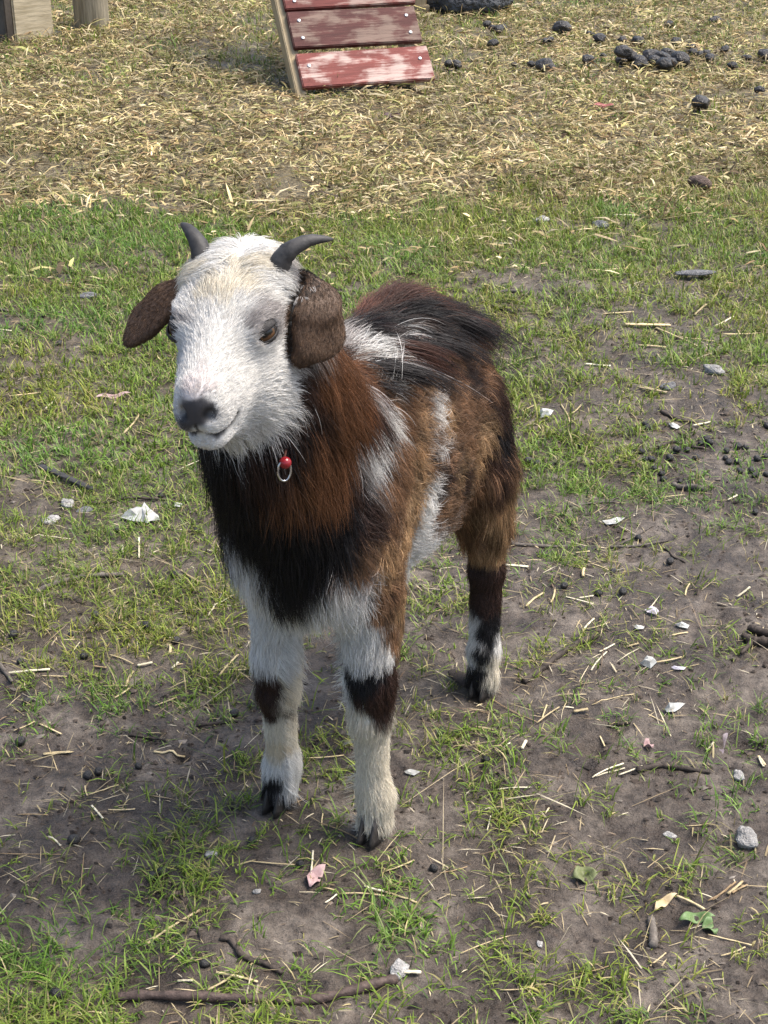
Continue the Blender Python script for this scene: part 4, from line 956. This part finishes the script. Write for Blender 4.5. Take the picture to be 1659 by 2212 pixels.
for conv, x0, y0, x1, y1, r, mi in straws:
    r = r * .82
    a, b = gp(*conv(x0, y0), lift=r * .9 + .0012), gp(*conv(x1, y1), lift=r * .9 + .0015); d = b - a; ln = float(np.linalg.norm(d))
    sdv = unit(np.array([-d[1], d[0], 0])) * ln * RNG.uniform(-.05, .05); mid = (a + b) / 2
    P = curve_pts([a, a * .5 + mid * .5 + sdv * .7, mid + sdv, mid * .5 + b * .5 + sdv * .7, b], 9); P[:, 2] = np.maximum(P[:, 2], relief(P[:, 0], P[:, 1]) + r * .5)
    V, F = tube(P - a, np.full(9, r) * (1 + .15 * np.sin(np.arange(9) * 2.1 + straw_i)), 6, .55, .1, straw_i)
    o = obj('straw', mesh_poly('straw', V, F, sm[mi])); o.location = a
    size_ = 'long thin' if ln > .055 and r < .0013 else 'long' if ln > .055 else 'short thick' if r > .0015 else 'short'
    lab = size_ + ' ' + ('yellow straw stalk', 'bleached straw stalk', 'brown dead stalk')[mi] + ' near ' + beside(*conv((x0 + x1) / 2, (y0 + y1) / 2))
    tag(o, lab, 'straw', lab.replace('stalk', 'stalks'))
    straw_i += 1

# leaves, paper, stones
def leaf(px, py, length, width, ang, mat_, label, curl=.25, lift=.003, tilt=.2, name='leaf'):
    p = gp(px, py, lift); n, m_ = 13, 5; V = []
    for i in range(n):
        t = i / (n - 1); w = width * .5 * (math.sin(math.pi * min(1, t * 1.02 + .02)) ** .8); x = (t - .5) * length; z = curl * length * .25 * (4 * (t - .5) ** 2) + .004 * math.sin(t * 9)
        for j in range(m_):
            s = (j / (m_ - 1) - .5) * 2; V.append((x, s * w + .10 * length * math.sin(t * 3), z + abs(s) * w * curl))
    F = [(i * m_ + j, (i + 1) * m_ + j, (i + 1) * m_ + j + 1, i * m_ + j + 1) for i in range(n - 1) for j in range(m_ - 1)]
    o = obj(name, mesh_poly(name, V, F, mat_)); o.location = p; o.rotation_euler = (tilt, RNG.uniform(-.1, .1), ang)
    sd = o.modifiers.new('thickness', 'SOLIDIFY'); sd.thickness = .0006
    tag(o, label, 'leaf'); return o
pink = mottled('pink_leaf', (.26, .16, .155), (.38, .27, .26), 90, .55, .35, .3)
leaf(*A_(678, 1082), .068, .013, .22, pink, 'narrow pink leaf lying on the grass left of the goat\'s nose')
leaf(*C_(1372, 612), .040, .016, 1.15, pink, 'pale pink curled leaf on the mud in front of the hooves')
leaf(1304, 236, .068, .026, -.25, mottled('red_leaf', (.24, .07, .06), (.36, .13, .12), 90, .55, .35, .3), 'dull red leaf on the dry grass right of the ramp', lift=.014)
leaf(847, 258, .055, .030, .1, mottled('maroon_leaf', (.06, .035, .035), (.13, .08, .08), 90, .6, .3, .3), 'dark maroon leaf on the dry grass below the ramp', lift=.014)
leaf(*D_(1218, 705), .040, .010, .75, mottled('tan_leaf', (.36, .27, .15), (.52, .42, .26), 90, .6, .3, .3), 'curled tan leaf above the broken stub of stick')
wl_ = mottled('weed_leaf', (.09, .15, .05), (.15, .23, .09), 60, .5, .35, .3)
leaf(*D_(1352, 782), .040, .014, .1, wl_, 'pale green weed leaf lying flat on the mud'); leaf(*D_(1415, 812), .026, .014, 1.7, wl_, 'small round green weed leaf beside the larger one')
leaf(*D_(870, 590), .030, .024, .2, mottled('olive_leaf', (.13, .15, .06), (.20, .22, .11), 60, .6, .3, .3), 'rounded olive weed leaf among grass blades on the mud')
leaf(*D_(1470, 30), .050, .012, 1.2, mottled('mauve_leaf', (.12, .09, .10), (.24, .20, .22), 60, .5, .35, .3), 'mauve-grey leaf curled up on wet mud')
leaf(*G_(945, 975), .020, .010, 1.8, pink, 'scrap of pink leaf on the mud beside grass tufts')
white = mottled('white_paper', (.26, .25, .22), (.58, .60, .58), 90, .7, .25, .35, bscale=30)
def scrap(name, outline, height, label, cat, group=None, mat_=white):
    """a crumpled piece: outline in the photograph, folded up from the ground"""
    G = np.array([gp(*q) for q in outline]); c = G.mean(0); V = [tuple(c - c + (0, 0, height))]; n = len(G)
    for ring, k in ((.55, 1.0), (1.0, .25)):
        for i in range(n):
            q = (G[i] - c) * ring; V.append((q[0], q[1], height * k * RNG.uniform(.3, 1.0) + (G[i][2] - c[2]) * ring + .002))
    F = [(0, 1 + i, 1 + (i + 1) % n, 0) for i in range(n)] + [(1 + i, 1 + n + i, 1 + n + (i + 1) % n, 1 + (i + 1) % n) for i in range(n)]
    o = obj(name, mesh_poly(name, V, F, mat_, False)); o.location = c
    sd = o.modifiers.new('thickness', 'SOLIDIFY'); sd.thickness = .0008
    tag(o, label, cat, group); return o
scrap('paper_scrap', [B_(*q) for q in ((725, 150), (750, 112), (800, 108), (830, 120), (850, 85), (880, 78), (900, 98), (882, 140), (950, 145), (957, 165), (900, 180), (885, 200), (855, 185), (800, 180))], .020, 'crumpled three-lobed white paper lying on the grass beside the goat\'s chest', 'paper')
for lab, pts_, hh in (('white paper shard with a pointed end on bare mud right of the goat', [E_(665, 815), E_(760, 800), E_(800, 798), E_(765, 822), E_(745, 838), E_(690, 835)], .006),
        ('torn white paper in the grass below the goat\'s back', [E_(285, 195), E_(310, 182), E_(370, 195), E_(350, 215), E_(295, 218)], .012),
        ('thin white paper strip above the droppings', [E_(1062, 255), E_(1090, 250), E_(1130, 268), E_(1110, 280), E_(1080, 275)], .006),
        ('long white shard with green edge in a grass tuft', [G_(1040, 770), G_(1065, 750), G_(1160, 735), G_(1120, 770), G_(1095, 785), G_(1050, 785)], .012),
        ('folded white scrap beside a long straw on the mud', [G_(890, 510), G_(915, 498), G_(975, 500), G_(985, 520), G_(950, 540), G_(905, 528)], .010),
        ('small white chip left of the pair on dark mud', [G_(850, 292), G_(875, 283), G_(915, 288), G_(905, 300), G_(870, 306)], .006),
        ('curved white chip right of the pair on dark mud', [G_(1098, 285), G_(1130, 280), G_(1182, 282), G_(1170, 300), G_(1120, 303)], .008),
        ('lilac scrap above the pair of white chips', [G_(915, 205), G_(945, 192), G_(998, 205), G_(985, 218), G_(930, 216)], .008),
        ('flat lilac scrap sunk in mud near the folded scrap', [G_(1075, 540), G_(1100, 532), G_(1162, 538), G_(1150, 548), G_(1090, 548)], .004),
        ('white sliver on mud beside the front hoof', [D_(88, 158), D_(110, 152), D_(155, 158), D_(130, 168), D_(95, 166)], .004),
        ('white chip at the edge of the twig behind the paper', [B_(1035, 72), B_(1060, 62), B_(1098, 75), B_(1080, 90), B_(1045, 85)], .006),
        ('grey-white chip in the grass beyond the goat\'s ear', [A_(890, 715), A_(915, 698), A_(938, 710), A_(920, 730), A_(898, 738)], .010)):
    scrap('paper_scrap', pts_, hh, lab, 'paper', mat_=mottled('lilac_paper', (.42, .39, .44), (.60, .57, .62), 40, .7, .25, .3) if 'lilac' in lab else white)
stone = mottled('pale_stone', (.22, .21, .20), (.50, .49, .47), 2.2, .8, .25, .5, bscale=6, bdist=.1); dstone = mottled('grey_stone', (.10, .10, .105), (.24, .24, .245), 2.2, .8, .25, .5, bscale=6, bdist=.1)
sm1 = lump_mesh('pebble', stone, 41, (1.2, .9, .6), .42, 1.9, 3); sm2 = lump_mesh('pebble', dstone, 43, (1.2, .9, .5), .42, 1.5, 3)
for conv, x, y, s, me, lab in ((D_, 1570, 440, .0195, sm1, 'largest pale lumpy stone on the mud beside a grass tuft'), (D_, 1235, 404, .0085, sm1, 'small white pebble beside the grass tuft left of the larger stone'), (D_, 1532, 182, .0105, sm1, 'white speckled pebble on wet mud'),
        (D_, 62, 1030, .0135, sm1, 'grey-white pebble at the end of the long curved stick'), (B_, 300, 162, .017, sm1, 'round grey-white stone in the grass left of the paper'), (B_, 400, 62, .016, sm1, 'flat pale stone on bare earth left of the black twig'),
        (B_, 500, 95, .015, sm2, 'dark grey stone in the grass between pale stones and paper'), (A_, 528, 492, .020, sm2, 'black angular stone in the grass left of the ear'), (C_, 912, 508, .008, sm1, 'small bluish pebble in the grass before the hooves'), (C_, 1112, 685, .005, sm1, 'tiny cream pebble on the mud'),
        (F_, 1330, 1250, .024, sm1, 'pale grey stone on bare earth above the droppings'), (F_, 295, 325, .024, sm1, 'pale stone half sunk in the far green grass'), (F_, 655, 350, .030, sm2, 'flat dark stone in the far green grass'), (D_, 672, 892, .005, sm1, 'tiny white pebble on open mud near the front'),
        (F_, 1060, 1340, .018, sm2, 'round charcoal stone on earth below the pale one')):
    drop('pebble', me, *conv(x, y), s * .74, lab, 'stone', zr=.4, sink=.28)
drop('pine_cone', lump_mesh('pine_cone', mottled('cone_scale', (.10, .07, .055), (.24, .18, .15), 3, .8, .2, .6, bscale=9, bdist=.1), 51, (1.5, .8, .7), .18, 2.5, 3), 1510, 408, .026, 'grey-brown seed cone lying in the green grass below the dry patch', 'cone', rz=-.9)
drop('bark_chip', lump_mesh('bark_chip', dstone, 57, (2.4, .8, .25), .4, 1.7, 3), 1500, 603, .019, 'flat blue-grey bark chip on the bare patch of earth', 'chip', rz=.1)
drop('bark_chip', lump_mesh('bark_chip', bark, 58, (2.2, .8, .3), .2, 1.5, 3), *G_(-160, 608), .014, 'small charred bark chip beside the goat\'s hind hoof', 'chip', rz=-.9)

# ---------------------------------------------------------------- ramp, posts and rock at the back
def box(name, size, mat_, parent, loc=(0, 0, 0), bev=.004, rot=None):
    bm = bmesh.new(); bmesh.ops.create_cube(bm, size=1.0)
    for v in bm.verts: v.co = Vector((v.co.x * size[0], v.co.y * size[1], v.co.z * size[2]))
    bmesh.ops.bevel(bm, geom=bm.edges[:], offset=bev, segments=2, affect='EDGES')
    me = bpy.data.meshes.new(name); bm.to_mesh(me); bm.free(); me.materials.append(mat_)
    o = obj(name, me, parent); o.location = loc
    if rot: o.rotation_euler = rot
    return o
def painted(name, paint, wood, worn):
    """red paint worn off along the grain"""
    m, N, L, b = material(name, .7, .25)
    tc = N.new('ShaderNodeTexCoord'); mp = N.new('ShaderNodeMapping'); mp.inputs['Scale'].default_value = (3, 26, 26); L.new(tc.outputs['Object'], mp.inputs['Vector'])
    n1 = N.new('ShaderNodeTexNoise'); n1.inputs['Scale'].default_value = 2.4; n1.inputs['Detail'].default_value = 8; n1.inputs['Roughness'].default_value = .7; L.new(mp.outputs['Vector'], n1.inputs['Vector'])
    n2 = N.new('ShaderNodeTexNoise'); n2.inputs['Scale'].default_value = 14; n2.inputs['Detail'].default_value = 5; L.new(tc.outputs['Object'], n2.inputs['Vector'])
    ad = N.new('ShaderNodeMath'); ad.operation = 'ADD'; L.new(n1.outputs['Fac'], ad.inputs[0]); L.new(n2.outputs['Fac'], ad.inputs[1])
    r = N.new('ShaderNodeValToRGB'); e = r.color_ramp.elements; e[0].position, e[1].position = worn / 2, worn / 2 + .09; e[0].color = (*paint, 1); e[1].color = (*wood, 1)
    h = N.new('ShaderNodeMath'); h.operation = 'MULTIPLY'; h.inputs[1].default_value = .5; L.new(ad.outputs[0], h.inputs[0]); L.new(h.outputs[0], r.inputs['Fac'])
    r2 = N.new('ShaderNodeValToRGB'); e = r2.color_ramp.elements; e[0].position, e[1].position = .3, .62; e[0].color = (.35, .33, .33, 1); e[1].color = (1.1, 1.1, 1.1, 1); L.new(n1.outputs['Fac'], r2.inputs['Fac'])
    mx = N.new('ShaderNodeMix'); mx.data_type = 'RGBA'; mx.blend_type = 'MULTIPLY'; mx.inputs[0].default_value = .8; L.new(r.outputs['Color'], mx.inputs[6]); L.new(r2.outputs['Color'], mx.inputs[7]); L.new(mx.outputs[2], b.inputs['Base Color'])
    bp = N.new('ShaderNodeBump'); bp.inputs['Strength'].default_value = .6; bp.inputs['Distance'].default_value = .004; L.new(n1.outputs['Fac'], bp.inputs['Height']); L.new(bp.outputs['Normal'], b.inputs['Normal'])
    return m
def build_ramp():
    a, b_ = on_ground(650, 207), on_ground(932, 188); ac = unit(b_ - a); hz = np.array([-ac[1], ac[0], 0]); sg = math.radians(42)
    up = hz * math.cos(sg) + np.array([0, 0, 1]) * math.sin(sg); nn = np.cross(ac, up); w = float(np.linalg.norm(b_ - a))
    root = empty('plank_ramp'); root.matrix_world = Matrix([[ac[0], up[0], nn[0], a[0]], [ac[1], up[1], nn[1], a[1]], [ac[2], up[2], nn[2], a[2] + .012], [0, 0, 0, 1]])
    tag(root, 'small goat ramp of red-painted planks screwed on pale timber rails', 'ramp')
    rail = mottled('rail_timber', (.30, .23, .13), (.48, .39, .25), 14, .75, .25, .4, (10, 1, 10))
    for x in (.004, w - .040): box('rail', (.038, 1.10, .060), rail, root, (x, .530, -.032), .003)
    mats = [painted('bright_red_paint', (.20, .055, .045), (.42, .31, .27), .98), painted('faded_red_paint', (.085, .026, .022), (.17, .115, .09), .96), painted('dull_red_paint', (.14, .034, .028), (.26, .18, .15), 1.0)]
    scm = mottled('screw_zinc', (.6, .6, .62), (.75, .75, .77), 200, .35, .5, 0); scm.node_tree.nodes['Principled BSDF'].inputs['Metallic'].default_value = .6
    y = .004; per = .152
    labs = ['lowest plank, brightest red with scuffed pale wear', 'weathered dark plank with most of its red paint gone', None, None, None, None, None]
    for k in range(7):
        L_ = w + (.004, -.006, .004, 0, .003, 0, 0)[k]; h = .131 + (0, .010, 0, .004, 0, 0, 0)[k]
        p = box('plank', (L_, h, .020), mats[(0, 1, 2, 0, 1, 2, 0)[k]], root, (w / 2 + .006 + (.002, -.002, .003, 0, 0, 0, 0)[k], y + h / 2, .010 + .0005 * k), .003, (0, 0, (.004, -.006, .003, 0, .004, 0, 0)[k]))
        if labs[k]: p['label'] = labs[k]
        for sx in (-1, 1):
            for sy in ((-.036, .032) if k else (.0,)):
                V, F = tube([(0, 0, .0), (0, 0, .0026), (0, 0, .0030)], [.0062, .0058, .003], 10)
                o = obj('screw', mesh_poly('screw', V, F, scm), p); o.location = (sx * (L_ / 2 - .035), sy + (.015 if k == 0 else 0), .0100)
        y += per
build_ramp()
def log_post(px, py, r, h, label, mat_):
    p = gp(px, py); V, F = tube([(0, 0, -.05), (0, 0, .05), (0, 0, h * .5), (.005, 0, h)], [r * 1.02, r, r * .99, r * .97], 28, 1, .02, 4)
    # tubes built upwards lie flat with this helper's frame, so set the rings by hand
    n = 28; V = []; zs = [-.05, .03, h * .5, h - .008, h]; rr = [r, r, r * .99, r * .97, r * .93]
    for z, q in zip(zs, rr):
        for k in range(n):
            a = 2 * math.pi * k / n; V.append((q * math.cos(a) * (1 + .02 * math.sin(3 * a)), q * math.sin(a), z))
    F = [(i * n + k, i * n + (k + 1) % n, (i + 1) * n + (k + 1) % n, (i + 1) * n + k) for i in range(len(zs) - 1) for k in range(n)] + [tuple((len(zs) - 1) * n + k for k in range(n))]
    o = obj('fence_post', mesh_poly('fence_post', V, F, mat_)); o.location = (p[0], p[1] + r * .7, p[2]); tag(o, label, 'post')
log_post(195, 67, .067, 1.1, 'round grey timber post standing in the grass beside a square one', mottled('grey_timber', (.12, .105, .075), (.27, .24, .18), 10, .85, .2, .6, (6, 6, .5), 20, bdist=.006))
p = gp(44, 92); st = empty('timber_block', p); st.rotation_euler = (0, 0, .62); tag(st, 'thick squared timber with pale sawn faces standing in the grass', 'timber')
wood = mottled('sawn_timber', (.34, .28, .18), (.56, .48, .34), 9, .8, .2, .5, (1.2, 1.2, 7), 14, bdist=.004, c2=(.46, .39, .27))
box('block', (.155, .155, .95), wood, st, (.06, .075, .46), .006); box('sill', (.03, .150, .80), mottled('dark_timber', (.06, .05, .04), (.14, .12, .10), 10, .85, .2, .5), st, (-.035, .075, .40), .004)
p = gp(905, 30); sp_ = empty('support_post', p); tag(sp_, 'square timber post holding the upper end of the ramp', 'post'); box('post', (.060, .060, 1.0), mottled('post_timber', (.26, .20, .12), (.42, .34, .22), 12, .8, .2, .4, (6, 6, 1)), sp_, (0, .03, .46), .004)
box('foot_block', (.085, .085, .05), mottled('foot_timber', (.20, .16, .10), (.34, .28, .19), 12, .8, .2, .4), sp_, (0, .03, .012), .004)
p = gp(1012, 32); rk = obj('rock', lump_mesh('rock', mottled('dark_rock', (.035, .038, .043), (.12, .128, .14), 2.5, .75, .3, .6, bscale=7, bdist=.15), 77, (1.05, .8, .62), .26, 1.3, 4)); rk.scale = (.17, .17, .17); rk.location = (p[0], p[1] + .10, p[2] + .06); tag(rk, 'dark blue-grey cracked rock lying behind the ramp', 'rock')

# ---------------------------------------------------------------- the bead and ring at the goat's throat
def pendant():
    d = ray(614, 1008); P = w2g(CAM + d * np.arange(1.0, 1.7, .001)[:, None])
    D = np.min(np.stack([prim_sdf(q, P) for q in PRIMS if not q['cut']], -1), -1)
    w = g2w(P[np.argmax(D < .020)])
    root = empty('collar_pendant', w); tag(root, 'red bead and silver ring hanging in the fur at the goat\'s throat', 'pendant')
    rm = mottled('ring_steel', (.62, .62, .62), (.78, .78, .78), 40, .22, .5, 0); rm.node_tree.nodes['Principled BSDF'].inputs['Metallic'].default_value = 1.0
    a = np.linspace(0, 2 * math.pi, 29); V, F = tube(np.stack([.0058 * np.cos(a), .003 * np.cos(a), .0105 * np.sin(a) - .004], -1), .0011, 8, 1, 0, 1, False); obj('ring', mesh_poly('ring', V, F, rm), root)
    bm_ = mottled('red_bead', (.20, .010, .014), (.30, .016, .024), 60, .15, .5, 0); o = obj('bead', lump_mesh('bead', bm_, 3, (1, 1, 1), .01, 1, 3), root); o.scale = (.0058,) * 3; o.location = (.001, .001, .0035)
    cm = mottled('cord', (.05, .02, .015), (.10, .04, .03), 60, .8, .2, .4); V, F = tube([(0, .002, .007), (.001, .012, .010), (.003, .03, .014)], .0012, 6); obj('cord', mesh_poly('cord', V, F, cm), root)
pendant()
